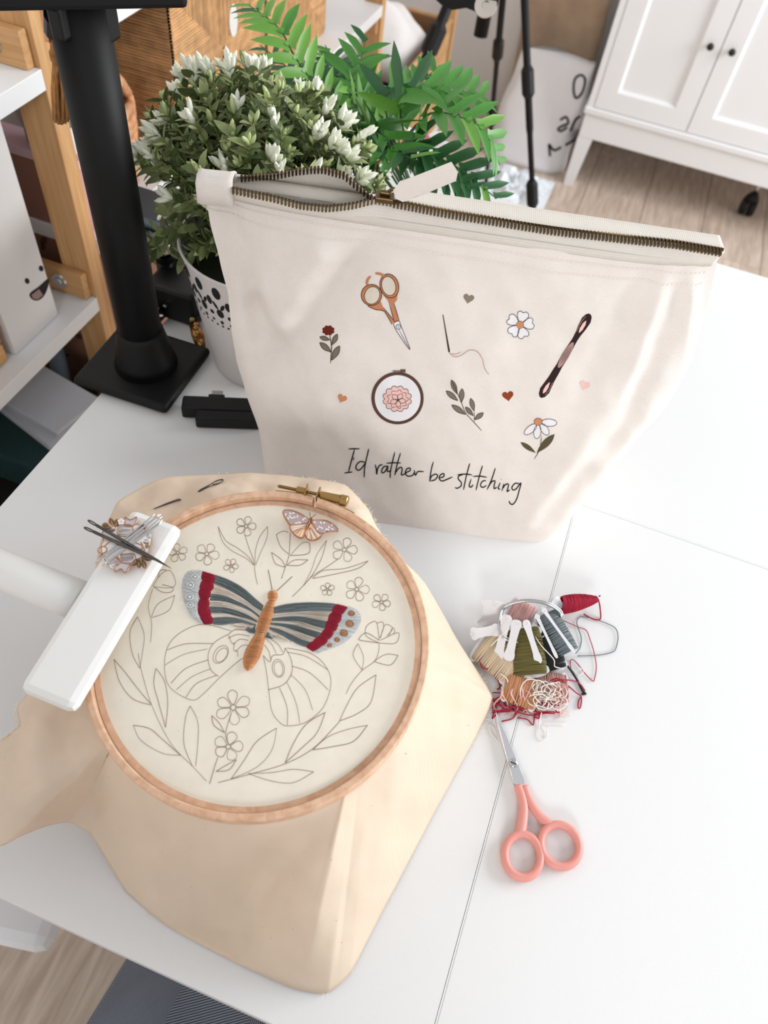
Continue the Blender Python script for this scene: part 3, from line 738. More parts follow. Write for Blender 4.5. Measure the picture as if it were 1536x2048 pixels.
# scissors
ring1, ring2 = ell(355, 173, 50, 52, 20), ell(443, 128, 46, 60, -15)
shk1 = [(322, 205), (350, 225), (400, 205), (412, 235), (466, 300), (456, 320), (418, 255), (375, 245), (340, 232)]
shk2 = [(412, 172), (440, 188), (486, 150), (480, 198), (466, 215), (492, 300), (468, 310), (446, 215)]
r = pr('printed_scissors', i_cop, [ring1, ring2, shk1, shk2], [cl(ring1), cl(ring2), [(335, 228), (375, 245), (418, 255), (456, 320)], [(412, 235), (466, 300)], [(440, 205), (468, 310)], [(466, 215), (492, 300)]], 3, lmat=i_line)
i_can = ink('bare canvas', (224, 213, 198))
pr('printed_finger_hole', i_can, [ell(358, 175, 36, 44, 20), ell(440, 128, 34, 48, -15)], [cl(ell(358, 175, 36, 44, 20)), cl(ell(440, 128, 34, 48, -15))], 2.5, mp=bm2, lmat=i_line, parent=r)
pr('printed_finger_rest', i_cop, (), [[(332, 124), (335, 100), (350, 80)], [(422, 80), (396, 68), (374, 66)]], 12, parent=r)
bl1 = [(465, 312), (490, 302), (504, 336), (545, 444), (478, 350)]
pr('printed_blade', i_white, [bl1], [cl(bl1), cl(ell(487, 331, 11, 12)), [(490, 345), (545, 444)], [(483, 325), (491, 337)]], 2.5, lmat=i_line, parent=r)
# red flower sprig
pr('printed_red_flower', i_red, [wob(141, 349, 26, 21, 8, .22)])
r = pr('printed_sprig', i_line, (), [[(148, 370), (157, 430), (152, 512)]], 4)
lv = [lens((100, 382), (148, 396), 20), lens((186, 368), (160, 420), 22), lens((100, 410), (155, 456), 26), lens((196, 426), (158, 496), 28)]
pr('printed_leaf', i_leaf, lv, [cl(p) for p in lv], 2.5, lmat=i_line, parent=r)
# hearts
for n_, mt_, a in (('grey', i_grey, (835, 190, 54, 12)), ('orange', i_orange, (208, 685, 48, 24)), ('rust', i_rust, (1030, 672, 56, -8)), ('pink', i_pink, (1410, 620, 52, 18))):
    o = pr('printed_heart', mt_, [heart(*a)]); o['label'] = n_ + ' printed heart'
# needle and thread
pr('printed_needle', i_line, [[(706, 270), (710, 270), (726, 360), (743, 450), (740, 462), (734, 452), (720, 360)]])
pr('printed_thread', i_thr, (), [[(740, 462), (768, 479), (800, 470), (838, 446), (876, 452), (903, 488), (914, 535), (936, 568)], [(744, 462), (770, 466), (798, 454)]], 3.4)
# white five-petal flower
pt = []
for ax, ay in ((1103, 278), (1136, 315), (1104, 362), (1052, 358), (1050, 296)):
    d = Vector((ax - 1090, ay - 320)); d.normalize(); nn = Vector((-d.y, d.x)); c0 = Vector((1090, 320))
    pt.append([tuple(c0 + d * q + nn * h) for q, h in ((10, -6), (36, -24), (56, -28), (66, -17), (61, -3), (69, 12), (58, 27), (36, 24), (10, 6))])
r = pr('printed_white_flower', i_white, pt, [cl(p) for p in pt], 2.5, lmat=i_line)
pr('printed_flower_centre', i_orange, [ell(1090, 320, 18, 18)], [cl(ell(1090, 320, 18, 18))], 2, mp=bm4, mpl=bm4, lmat=i_line, parent=r)
# floss skein
ax0, ax1 = Vector((1436, 268)), Vector((1192, 680)); ad = (ax1 - ax0).normalized(); an = Vector((-ad.y, ad.x)); AL = (ax1 - ax0).length
def sk(prf): return [tuple(ax0 + ad * (t * AL) + an * h) for t, h in prf] + [tuple(ax0 + ad * (t * AL) - an * h) for t, h in prf[::-1]]
r = pr('printed_floss_skein', ink('skein', (52, 32, 32)), [sk([(0, 6), (.02, 16), (.07, 24), (.16, 21), (.24, 15), (.30, 13), (.36, 14), (.5, 18), (.62, 15), (.68, 17), (.78, 18), (.84, 21), (.92, 25), (.975, 17), (1, 6)])])
pr('printed_skein_loop', i_pink, [sk([(.08, 2), (.12, 8), (.18, 8), (.22, 2)]), sk([(.82, 2), (.87, 8), (.92, 8), (.95, 2)])], mp=bm2, parent=r)
stp = [[tuple(ax0 + ad * (t * AL) + an * (h * math.sin(math.pi * (t - .33) / .32) ** .6 if 0 < (t - .33) / .32 < 1 else 0)) for t in (.34, .40, .5, .58, .64)] for h in (-14, -7, 0, 7, 14)]
pr('printed_skein_strand', ink('skein strand', (176, 140, 134)), (), stp, 4.5, mpl=bm2, parent=r)
pr('printed_skein_strand', ink('skein strand', (176, 140, 134)), (), [[tuple(ax0 + ad * (t * AL) + an * h) for t, h in ((.23, 13), (.12, 17), (.04, 13))], [tuple(ax0 + ad * (t * AL) + an * h) for t, h in ((.8, -13), (.88, -17), (.96, -13))]], 2.5, mpl=bm2, parent=r)
# hoop with peony
r = pr('printed_hoop', i_brown, [ell(483, 683, 128, 128, 0, 48)], [cl(ell(483, 683, 128, 128, 0, 48)), cl(ell(483, 683, 121, 121, 0, 48))], 2.5, lmat=i_line)
pr('printed_hoop_fabric', i_white, [ell(484, 684, 113, 114, 0, 48)], mp=bm2, parent=r)
pr('printed_hoop_screw', i_brown, (), [[(455, 549), (522, 549)], [(468, 545), (468, 566)], [(508, 542), (508, 566)]], 5, parent=r)
pr('printed_hoop_screw', i_brown, [[(497, 541), (523, 541), (523, 556), (497, 556)]], mp=bm2, parent=r)
pe = wob(482, 686, 62, 56, 12, .16)
r = pr('printed_peony', i_pink, [pe], [cl(pe)], 2.5, mp=bm3, mpl=bm4, lmat=i_line)
pl = []
for k in range(5):
    q = math.radians(72 * k - 60); c0 = (485, 692); pl.append([c0, (c0[0] + 26 * math.cos(q - .5), c0[1] + 24 * math.sin(q - .5)), (c0[0] + 40 * math.cos(q), c0[1] + 34 * math.sin(q)), (c0[0] + 26 * math.cos(q + .5), c0[1] + 24 * math.sin(q + .5)), c0])
for k in range(9):
    q = math.radians(40 * k); pl.append([(484 + 42 * math.cos(q - .3), 688 + 37 * math.sin(q - .3)), (484 + 54 * math.cos(q), 688 + 47 * math.sin(q)), (484 + 42 * math.cos(q + .35), 688 + 37 * math.sin(q + .35))])
pr('printed_petal_lines', i_line, (), pl, 2.2, mpl=bm4, parent=r)
# leafy branch
r = pr('printed_branch', i_line, (), [[(900, 845), (862, 803), (820, 755), (800, 705), (778, 655), (752, 598)], [(864, 800), (862, 745)]], 3)
lv = [lens((750, 594), (778, 662), 24), lens((724, 648), (782, 696), 24), lens((803, 637), (799, 706), 24), lens((752, 718), (820, 764), 25), lens((845, 685), (862, 747), 22), lens((820, 728), (858, 770), 20), lens((908, 757), (864, 790), 22)]
pr('printed_leaf', i_leaf, lv, [cl(p) for p in lv], 2.3, lmat=i_line, parent=r)
# daisy
pt = [ell(1234, 805, 38, 18, 3), ell(1142, 838, 38, 17, 141), ell(1176, 850, 34, 18, 98), ell(1211, 838, 32, 17, 56)]
r = pr('printed_daisy', i_white, pt, [cl(p) for p in pt], 2.3, lmat=i_line)
pr('printed_flower_centre', i_orange, [ell(1180, 800, 20, 17)], [cl(ell(1180, 800, 20, 17))], 2, mp=bm4, mpl=bm4, lmat=i_line, parent=r)
pr('printed_stem', i_oleaf, (), [[(1196, 870), (1188, 935), (1160, 985)]], 3.4, parent=r)
pr('printed_leaf', i_oleaf, [lens((1092, 902), (1168, 955), 24), lens((1262, 862), (1172, 956), 36)], parent=r)
# handwriting: I'd rather be stitching
TX = [[(240, 936), (266, 934), (296, 935)], [(270, 937), (256, 990), (240, 1051)], [(220, 1054), (240, 1052), (260, 1049)], [(267, 977), (264, 992)],
      [(322, 1003), (302, 997), (283, 1010), (277, 1030), (290, 1041), (308, 1028), (324, 1003)], [(341, 934), (329, 985), (320, 1030), (318, 1077)],
      [(372, 1012), (378, 1035), (380, 1060), (384, 1035), (396, 1016), (410, 1014)],
      [(434, 1022), (418, 1022), (405, 1040), (408, 1054), (422, 1046), (436, 1020), (432, 1044), (444, 1046), (452, 1034)], [(470, 950), (458, 1000), (448, 1050), (447, 1080)], [(428, 1006), (462, 1004), (500, 1005)],
      [(498, 955), (482, 1010), (470, 1066)], [(472, 1056), (486, 1034), (502, 1026), (506, 1040), (502, 1062), (514, 1062), (532, 1050)],
      [(524, 1052), (544, 1044), (546, 1031), (530, 1034), (522, 1054), (534, 1070), (558, 1066), (570, 1046)], [(566, 1040), (572, 1066), (584, 1048), (614, 1048)],
      [(661, 998), (650, 1040), (642, 1098)], [(644, 1090), (652, 1070), (672, 1060), (682, 1070), (668, 1088), (646, 1094)], [(690, 1080), (712, 1072), (712, 1058), (696, 1064), (690, 1082), (704, 1094), (728, 1086), (756, 1074)],
      [(806, 1064), (788, 1068), (784, 1084), (798, 1100), (798, 1118), (780, 1130), (768, 1126)], [(841, 1006), (824, 1070), (810, 1138)], [(780, 1064), (815, 1060), (852, 1064)], [(848, 1084), (838, 1118), (848, 1124), (858, 1112)], [(853, 1068), (855, 1071)],
      [(904, 1018), (886, 1080), (872, 1140)], [(858, 1072), (890, 1070), (926, 1076)], [(922, 1092), (904, 1096), (894, 1114), (904, 1126), (924, 1116)],
      [(968, 1030), (948, 1090), (926, 1138)], [(934, 1122), (950, 1098), (966, 1094), (962, 1116), (962, 1132), (976, 1124)], [(992, 1102), (982, 1130), (992, 1134)], [(996, 1084), (998, 1087)],
      [(1010, 1108), (1000, 1144)], [(1004, 1132), (1018, 1112), (1032, 1110), (1030, 1128), (1026, 1146), (1040, 1138)],
      [(1086, 1108), (1066, 1106), (1050, 1124), (1054, 1138), (1070, 1134), (1094, 1104), (1086, 1140), (1072, 1186), (1054, 1210), (1040, 1204), (1036, 1192)]]
tx = MB()
for p in TX: ribbon(tx, bm2, C8(p), 5.6 / S8, step=2.5)
tx.build('printed_handwriting', i_dark, bag)
# ================================================================== embroidery hoop
HC = Vector((-.097, .1746, .1095)); HN = Vector((-.0193, -.1553, 1)).normalized()
HX = (Vector((1, 0, 0)) - HN * HN.x).normalized(); HY = HN.cross(HX)
def hl(x, y, h): return HC + HX * x + HY * y + HN * h
def hm(off): return lambda x, y: PP(x, y, HC + HN * off, HN)
HR = .092
m_beech = wood_mat('beech hoop', (230, 192, 162), (206, 162, 130), 60, 'Z', .45, 3)
m_cotton = cloth_mat('calico', (245, 237, 221), .00062, .35, .03, vscale=90, dist=.0002, specks=170, cweave=.08)
m_drape = cloth_mat('calico drape', (249, 233, 210), .00062, .3, .04, trans=.22, vscale=40, dist=.0002, specks=120, tcol=(238, 172, 108), cweave=.08)  # tinted warmer than the hoop cloth: warm bounce in its shade put into colour
m_gold = M('brass', (176, 142, 88), .3, .9)
hoop = thing('embroidery_hoop', 'round beech embroidery hoop with a half-stitched butterfly', 'hoop', HC)
def ringseg(prof, a0, a1, n=160):
    m = MB(); K = len(prof)
    for i in range(n + 1):
        q = a0 + (a1 - a0) * i / n
        for r, h in prof: m.v.append(hl(r * math.cos(q), r * math.sin(q), h))
    for i in range(n):
        for j in range(K): m.f.append((i * K + j, i * K + (j + 1) % K, (i + 1) * K + (j + 1) % K, (i + 1) * K + j))
    m.f.append(tuple(range(K))); m.f.append(tuple(n * K + j for j in range(K))[::-1])
    return m
gp = hm(.003)(628, 1008) - HC; GA = math.atan2(gp.dot(HY), gp.dot(HX)); GW = .014
prof = [(HR, -.0075), (HR, .0040), (HR + .0006, .0046), (HR + .0034, .0046), (HR + .0040, .0040), (HR + .0040, -.0008), (HR + .0036, -.0012), (HR + .0040, -.0016), (HR + .0040, -.0044), (HR + .0036, -.0048), (HR + .0040, -.0052), (HR + .0040, -.0075)]
ringseg(prof, GA + GW, GA + 2 * math.pi - GW).build('outer_ring', m_beech, hoop)
ringseg([(HR - .0038, -.0085), (HR - .0038, -.0006), (HR - .0008, -.0006), (HR - .0008, -.0085)], 0, 2 * math.pi).build('inner_ring', m_beech, hoop)
fd = MB(); fd.uv = []; fd.v.append(hl(0, 0, 0)); fd.uv.append((0, 0)); NR, NA = 12, 120
for i in range(1, NR + 1):
    r = (HR - .0002) * i / NR
    for j in range(NA):
        q = 2 * math.pi * j / NA; h = -.0012 * max(0, (i - 10.5) / 1.5) ** 2 * (1 if i == NR else 0)
        fd.v.append(hl(r * math.cos(q), r * math.sin(q), h)); fd.uv.append((r * math.cos(q), r * math.sin(q)))
fd.f = [(0, 1 + j, 1 + (j + 1) % NA) for j in range(NA)] + [(1 + (i - 1) * NA + j, 1 + i * NA + j, 1 + i * NA + (j + 1) % NA, 1 + (i - 1) * NA + (j + 1) % NA) for i in range(1, NR) for j in range(NA)]
fd.build('stretched_fabric', m_cotton, hoop, smooth=True)
# screw
C3 = crop(480, 940, 5.12)
def h3(pts, off): return [hm(off)(*p) for p in C3(pts)]
sc_ = MB(); sc_.tube(h3([(378, 162), (400, 166), (820, 255)], .003), [.0002, .0010, .0010], 8)
a, b2 = h3([(400, 166), (800, 250)], .003)
for i in range(46): p = a.lerp(b2, i / 46); q = a.lerp(b2, (i + .5) / 46); sc_.tube([p, p.lerp(q, .5), q], [.0009, .00135, .0009], 8, caps=False)
so = sc_.build('clamp_screw', m_gold, hoop)
MB().tube(h3([(582, 203), (664, 220)], .003), .0023, 8).build('screw_nut', m_gold, so)
MB().tube(h3([(818, 252), (830, 256), (1015, 302), (1022, 303)], .003), [.0018, .0024, .0030, .0034], 14).build('screw_barrel', m_gold, so)
kn = MB(); kn.tube(h3([(1020, 303), (1030, 306), (1095, 322), (1105, 325)], .003), [.0030, .0036, .0036, .0030], 20); kno = kn.build('screw_head', m_gold, so)
for px_ in ((682, 222), (806, 252)):
    c0 = hm(.003)(*C3([px_])[0]); rd = (c0 - HC); rd = (rd - HN * rd.dot(HN)).normalized(); td = HN.cross(rd)
    Mx = Matrix(((rd.x, td.x, HN.x, c0.x), (rd.y, td.y, HN.y, c0.y), (rd.z, td.z, HN.z, c0.z), (0, 0, 0, 1)))
    MB().box((-.0042, -.0004, -.005), (.0034, .0004, .0042), Mx).build('screw_bracket', m_gold, so)
for a0, a1 in ((GA + .030, GA + .27), (GA - .27, GA - .030)):
    ringseg([(HR + .0042, -.0045), (HR + .0042, .0035), (HR + .0049, .0035), (HR + .0049, -.0045)], a0, a1, 14).build('screw_strap', m_gold, hoop)

# ---- loose calico draping from the hoop
OUT = [(235, 1003, .100), (275, 978, .100), (330, 957, .101), (420, 949, .102), (500, 946, .102), (580, 953, .101), (625, 960, .100), (690, 972, .097), (735, 1018, .092), (752, 1052, .088), (790, 1110, .060), (850, 1170, .040), (905, 1265, .015), (960, 1352, .006), (985, 1398, .002),
       (950, 1475, .001), (860, 1640, .001), (760, 1830, .001), (700, 1945, .001), (655, 1985, .002), (590, 1976, .0015), (470, 1925, .001), (340, 1856, .001), (255, 1785, .001), (215, 1720, .006), (182, 1668, .016), (140, 1643, .030), (90, 1652, .042), (40, 1672, .050), (0, 1692, .054), (-60, 1690, .058),
       (-90, 1620, .062), (-50, 1530, .068), (5, 1478, .074), (40, 1452, .078), (36, 1415, .082), (62, 1384, .084), (105, 1340, .080), (150, 1290, .06), (175, 1230, .05), (190, 1150, .06), (205, 1075, .085)]
pts = [PZ(*p) for p in OUT]
# where on the hoop rim the cloth of each edge point comes from (the front corner pulls to the right)
INN = {14: (842, 1330), 15: (838, 1385), 16: (826, 1450), 17: (800, 1540), 18: (775, 1595), 19: (748, 1628), 20: (722, 1645), 21: (620, 1655), 22: (500, 1655), 23: (400, 1635), 24: (330, 1600), 25: (280, 1560)}
ang = []
for k, p in enumerate(pts):
    if k in INN: p = PP(*INN[k], HC, HN)
    ang.append(math.atan2(p.y - HC.y, p.x - HC.x))
# unwrap clockwise
un = [ang[0]]
for a in ang[1:]:
    while a > un[-1] + .6: a -= 2 * math.pi
    while a < un[-1] - 4: a += 2 * math.pi
    un.append(min(a, un[-1] - .012))
span = 2 * math.pi; pts2 = pts + [pts[0]]; un2 = un + [un[0] - 2 * math.pi]
OB = []; OA = []
for i in range(len(pts)):
    K = 14
    p0, p1, p2, p3 = pts[i - 1], pts2[i], pts2[i + 1], pts[(i + 2) % len(pts)]
    for j in range(K):
        t = j / K; l = p1.lerp(p2, t)
        s = .5 * ((2 * p1) + (p2 - p0) * t + (2 * p0 - 5 * p1 + 4 * p2 - p3) * t * t + (3 * p1 - p0 - 3 * p2 + p3) * t ** 3)
        OB.append(l.lerp(s, .45)); OA.append(un2[i] + (un2[i + 1] - un2[i]) * t)
ND = len(OB); NRr = 26; dr = MB(); dr.uv = []
for i in range(NRr + 1):
    s = i / NRr
    for j in range(ND):
        q = OA[j]; inn = hl((HR + .0022) * math.cos(q), (HR + .0022) * math.sin(q), -.0072); out = OB[j]
        dz = inn.z - out.z
        p = inn.lerp(out, s)
        # cloth leaves the hoop almost flat, then falls; stays above the desk
        cpos = j / 14
        p.z += (.014 * max(0, 1 - abs(cpos - 19.9) / 1.2) - .024 * max(0, 1 - abs(cpos - 21.4) / 1.6)) * math.sin(math.pi * s) ** .8
        ln = (out - inn).length
        e = math.sin(math.pi * min(1, s * 1.0)) ** .7
        gather = .0055 * math.exp(-s * 3.0) * s * 6 * noise.noise((math.cos(q) * 5.5, math.sin(q) * 5.5, 4.4 + s * .6))
        fold = .0095 * e * noise.noise((math.cos(q) * 2.6 + 3, math.sin(q) * 2.6, 1.7 + s * .9)) + .0062 * e * noise.noise((p.x * 45, p.y * 45, 3.3)) + .0012 * noise.noise((p.x * 140, p.y * 140, 5)) * e
        k = min(1, ln / .05)
        p.z += (fold + gather) * k
        p.z = max(p.z, .0012 + .0006 * (1 - s))
        dr.v.append(p); dr.uv.append((p.x + .3 * p.z, p.y + .5 * p.z))
dr.f = [(i * ND + j, (i + 1) * ND + j, (i + 1) * ND + (j + 1) % ND, i * ND + (j + 1) % ND) for i in range(NRr) for j in range(ND)]
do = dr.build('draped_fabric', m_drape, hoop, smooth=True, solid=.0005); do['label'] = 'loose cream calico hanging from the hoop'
DBVH = BVHTree.FromPolygons(dr.v, dr.f)
# frayed threads along the cut edges
fr = MB(); m_fray = M('frayed thread', (240, 230, 212), .9)
for j in range(ND):
    q = (j / 14)
    dense = .6 if 5.5 <= q <= 9.5 or 13 <= q <= 15.2 or 33 <= q <= 37 else .04
    for k in range(2):
        if random.random() > dense: continue
        p = OB[j]; d = p - HC; d.z = 0; d.normalize(); L_ = (.001 + .0022 * random.random()) * (2.2 if 13.6 <= q <= 15 and random.random() < .4 else 1)
        side = Vector((-d.y, d.x, 0)) * (random.random() - .5) * 1.2
        fr.tube([p, p + (d + side) * L_ * .5 + Vector((0, 0, .0006)), p + (d + side * 1.6) * L_ + Vector((0, 0, -.0002 if p.z > .01 else .0004))], [.00016, .00015, .0001], 3)
stuff(fr.build('frayed_edge', m_fray, hoop))

# ---- pencil pattern on the fabric
C5 = crop(200, 980, 2.3273); m_pen = M('pattern pen', (146, 126, 104), .9)
hm3 = hm(.00022)
def draw(name, lines, w_=1.35):
    w_ *= .72
    m = MB()
    for p in lines:
        c_ = p[0] == p[-1] and len(p) > 2; ribbon(m, hm3, C5(p[:-1] if c_ else p), w_ * (.8 + .4 * random.random()), c_, step=5, taper=False)
    return m.build(name, m_pen, hoop)
def petals(cx_, cy_, r, n, rot=0, sq=.95):
    out = [cl(ell(cx_, cy_, r * .15, r * .15, 0, 10))]
    for k in range(n):
        q = math.radians(rot + 360 * k / n + random.uniform(-5, 5)); d = Vector((math.cos(q), math.sin(q) * sq)); nn = Vector((-d.y, d.x)); c0 = Vector((cx_, cy_)); rr = r * random.uniform(.92, 1.06); ww = r * (.40 if n == 5 else .34)
        out.append([tuple(c0 + d * rr * a + nn * ww * b) for a, b in ((.16, .0), (.45, .62), (.78, .85), (.98, .3), (.98, -.3), (.76, -.85), (.45, -.62))] + [tuple(c0 + d * rr * .16)])
    return out
for a in ((680, 168, 48, 5, -70), (497, 297, 56, 5, -60), (362, 293, 45, 5, -100), (610, 353, 35, 5, -60), (1137, 278, 58, 5, -75), (1058, 463, 33, 5, -90), (1195, 462, 57, 5, -75), (1310, 522, 43, 5, -60), (620, 1012, 82, 6, -95), (597, 1195, 72, 5, -75)):
    draw('drawn_flower', petals(*a), 1.5 if a[1] > 900 else 1.3)
draw('drawn_sprig', [[(675, 210), (690, 260), (715, 330), (722, 390), (733, 440)], [(550, 170), (585, 235), (640, 270), (690, 310), (717, 350)], [(550, 170), (568, 235), (610, 280), (680, 318), (717, 350)], [(780, 170), (745, 215), (724, 280), (722, 345)], [(780, 170), (776, 225), (748, 290), (724, 350)]])
draw('drawn_sprig', [[(885, 200), (880, 300), (862, 360), (845, 412)], [(820, 207), (840, 262), (878, 298)], [(820, 207), (850, 192), (875, 196)], [(975, 245), (970, 295), (885, 305)], [(975, 245), (940, 248), (885, 305)], [(798, 290), (815, 340), (862, 360)], [(798, 290), (845, 325), (862, 360)], [(968, 325), (930, 350), (870, 350)], [(968, 325), (905, 326), (870, 350)]])
draw('drawn_sprig', [[(1055, 235), (1010, 300), (985, 370), (950, 440)], [(1055, 235), (1030, 320), (985, 400), (946, 445)], [(1110, 320), (1060, 355), (990, 400), (945, 447), (895, 497)], [(1248, 330), (1140, 365), (1040, 375), (990, 410)], [(1248, 330), (1200, 365), (1100, 390), (990, 412)]])
draw('drawn_blossom', [[(1300, 712), (1240, 680), (1238, 640), (1262, 617), (1288, 618), (1300, 700)], [(1288, 620), (1315, 615), (1320, 640), (1303, 690)], [(1305, 690), (1325, 630), (1352, 632), (1360, 650), (1335, 680)], [(1300, 712), (1215, 700), (1207, 690), (1240, 665), (1300, 700)], [(1300, 712), (1372, 714), (1392, 680), (1380, 665), (1305, 700)], [(1345, 680), (1362, 642), (1372, 655), (1366, 672)],
                       [(1300, 715), (1295, 760), (1275, 800), (1220, 840), (1170, 900), (1145, 950)], [(1200, 715), (1178, 770), (1220, 838)], [(1200, 715), (1226, 775), (1220, 838)], [(1388, 770), (1330, 765), (1275, 798)], [(1388, 770), (1350, 815), (1275, 798)]])
draw('drawn_branch', [[(550, 1362), (700, 1322), (860, 1275), (990, 1205), (1095, 1100), (1115, 1075)], [(1285, 860), (1200, 920), (1150, 1000), (1115, 1075)], [(1285, 860), (1262, 985), (1200, 1040), (1115, 1075)], [(1245, 1095), (1150, 1115), (1060, 1150), (990, 1210)], [(1245, 1095), (1180, 1170), (1080, 1195), (990, 1210)], [(1048, 1035), (960, 1090), (900, 1180), (862, 1270)], [(1048, 1035), (1010, 1130), (940, 1200), (862, 1270)],
                      [(822, 1108), (730, 1170), (670, 1260), (610, 1345)], [(822, 1108), (800, 1210), (730, 1290), (610, 1345)], [(995, 1312), (900, 1300), (800, 1315), (690, 1320)], [(995, 1312), (900, 1362), (800, 1355), (690, 1320)]], 1.5)
draw('drawn_sprig', [[(510, 1368), (530, 1300), (548, 1245)], [(635, 1255), (580, 1285), (540, 1310)], [(635, 1255), (600, 1302), (540, 1310)], [(520, 1050), (555, 1085), (580, 1130)], [(520, 1050), (530, 1095), (580, 1130)], [(610, 1040), (585, 1130), (595, 1180)]], 1.6)
draw('drawn_branch', [[(495, 1355), (430, 1285), (330, 1180), (240, 1000), (190, 830), (178, 760)], [(155, 1095), (230, 1110), (290, 1160), (375, 1235)], [(155, 1095), (190, 1165), (290, 1225), (375, 1235)], [(420, 1005), (398, 1060), (390, 1180), (430, 1285)], [(420, 1005), (455, 1080), (455, 1180), (445, 1285)], [(65, 788), (110, 840), (180, 930), (240, 1000)], [(65, 788), (90, 890), (150, 970), (235, 1000)],
                      [(260, 830), (250, 900), (270, 980), (305, 1105)], [(260, 830), (300, 890), (315, 990), (305, 1105)], [(175, 590), (140, 660), (150, 760), (185, 830)], [(175, 590), (205, 670), (200, 740), (185, 830)]], 1.4)
draw('drawn_blossom', [[(245, 460), (225, 540), (240, 620), (235, 710)], [(348, 490), (270, 530), (240, 590)], [(348, 490), (320, 560), (240, 595)], [(245, 450), (270, 410), (300, 380), (330, 378), (352, 430), (330, 455), (250, 450)], [(250, 450), (290, 475), (330, 475), (340, 455), (290, 440)], [(270, 410), (280, 375), (310, 372)]])
draw('drawn_wing', [[(610, 655), (480, 625), (380, 660), (320, 720), (300, 800), (310, 890), (350, 940), (430, 978), (480, 950), (550, 880), (640, 800), (690, 770)], [(595, 672), (530, 712), (503, 770), (515, 835), (552, 868)], cl(ell(562, 765, 30, 46, 35)), cl(ell(566, 768, 22, 37, 35)),
                    [(312, 745), (400, 716), (525, 715)], [(302, 815), (390, 765), (500, 740)], [(330, 900), (400, 830), (505, 790)], [(400, 965), (450, 900), (545, 862)], [(355, 930), (430, 868), (515, 832)],
                    [(600, 670), (630, 650), (690, 655)], [(597, 690), (640, 672), (695, 680)], [(620, 720), (650, 695), (690, 700)], [(630, 755), (660, 725), (688, 722)], [(597, 670), (612, 710), (625, 715), (622, 745), (640, 750), (640, 775)]], 1.3)
draw('drawn_wing', [[(760, 770), (775, 850), (785, 930), (800, 1030), (840, 1085), (880, 1098), (960, 1080), (1040, 1010), (1075, 900), (1050, 820), (980, 760), (870, 735)], [(862, 735), (890, 790), (892, 850), (855, 905), (782, 930)], cl(ell(830, 830, 28, 42, -8)), cl(ell(831, 832, 20, 34, -8)), [(835, 920), (870, 1010), (872, 1095)], [(870, 895), (912, 990), (930, 1085)], [(890, 860), (955, 930), (990, 1025)], [(895, 820), (975, 850), (1062, 930)], [(872, 755), (960, 775), (1062, 838)],
                    [(770, 690), (800, 720), (820, 760)], [(790, 690), (830, 720), (850, 755)], [(765, 720), (785, 750), (795, 790)], [(760, 770), (790, 800), (805, 770), (850, 765), (862, 735)]], 1.3)
draw('drawn_antenna', [[(800, 465), (795, 430), (783, 372)], [(822, 470), (855, 440), (895, 402)]], 1.8)

# ---- stitched butterfly
C4 = crop(340, 1100, 3.84)
def samp(pl_, t):
    P = pl_; d = [0]
    for a, b_ in zip(P, P[1:]): d.append(d[-1] + (b_ - a).length)
    x = t * d[-1]
    for i in range(len(P) - 1):
        if x <= d[i + 1] or i == len(P) - 2:
            k = (x - d[i]) / max(1e-9, d[i + 1] - d[i]); return P[i].lerp(P[i + 1], k)
def ridge(m, pts_, wpx, h0, h1, tone):
    K = len(pts_); k = len(m.v)
    for i, p in enumerate(pts_):
        t = pts_[min(i + 1, K - 1)] - pts_[max(i - 1, 0)]
        t = t.normalized() if t.length > 1e-6 else Vector((1, 0)); n = Vector((-t.y, t.x)) * wpx / 2
        e = 0 if i in (0, K - 1) else 1
        hh = h1 if not callable(h1) else h1(i / (K - 1))
        tt = tone * random.uniform(.9, 1.1)
        for q, h in ((-1, h0), (-.45, hh * .86 if e else h0), (.45, hh if e else h0), (1, h0)):
            m.tone[len(m.v)] = tt; m.v.append(hm(h)(*(p + n * q)))
    for i in range(K - 1):
        for j in range(3): m.f.append((k + 4 * i + j, k + 4 * i + j + 1, k + 4 * i + 5 + j, k + 4 * i + 4 + j))
def along(name, A, B, mat, n, lift=.0008):
    """long-and-short stitches running between two boundary curves"""
    A = cr(C4(A), 5); B = cr(C4(B), 5); m = MB()
    for i in range(n):
        t = (i + .5) / n; pth = [samp(A, s / 10).lerp(samp(B, s / 10), t) for s in range(11)]
        wd = max(.6, (samp(A, .3) - samp(B, .3)).length / n * 1.5)
        cut = random.randint(3, 7)
        for seg in (pth[:cut + 1], pth[cut - 1:]):
            ridge(m, seg, wd, .00005, lift * random.uniform(.7, 1.3), random.uniform(.62, 1.22))
    return m.build(name, mat, hoop, smooth=True)
def cross(name, A, B, mat, n, lift=.0009, jit=2.0, pad=0, sc=0):
    """satin stitches laid from one boundary to the other"""
    A = cr(C4(A), 5); B = cr(C4(B), 5); m = MB()
    ln = max(sum((a - b_).length for a, b_ in zip(A, A[1:])), sum((a - b_).length for a, b_ in zip(B, B[1:])))
    for i in range(n):
        t = (i + .5) / n; a, b_ = samp(A, t), samp(B, t); d = (b_ - a).normalized() if (b_ - a).length > 1e-6 else Vector((1, 0))
        ja, jb = random.uniform(-jit, jit) / 3.84, random.uniform(-jit, jit) / 3.84
        if sc: ja -= 3.4 * abs(math.sin(t * math.pi * sc)) - 1.6; jb += -1.6 + 3.4 * abs(math.sin(t * math.pi * sc))
        a = a + d * ja; b_ = b_ + d * jb; K = 6
        h = lift * random.uniform(.85, 1.15)
        f = (lambda s: h + pad * math.sin(math.pi * s)) if pad else h
        ridge(m, [a.lerp(b_, s / K) for s in range(K + 1)], ln / n * 1.55, .00005, f, random.uniform(.82, 1.1))
    return m.build(name, mat, hoop, smooth=True)
tm = lambda n, c_: M('floss ' + n, c_, .55, attr=True, spec=.3)
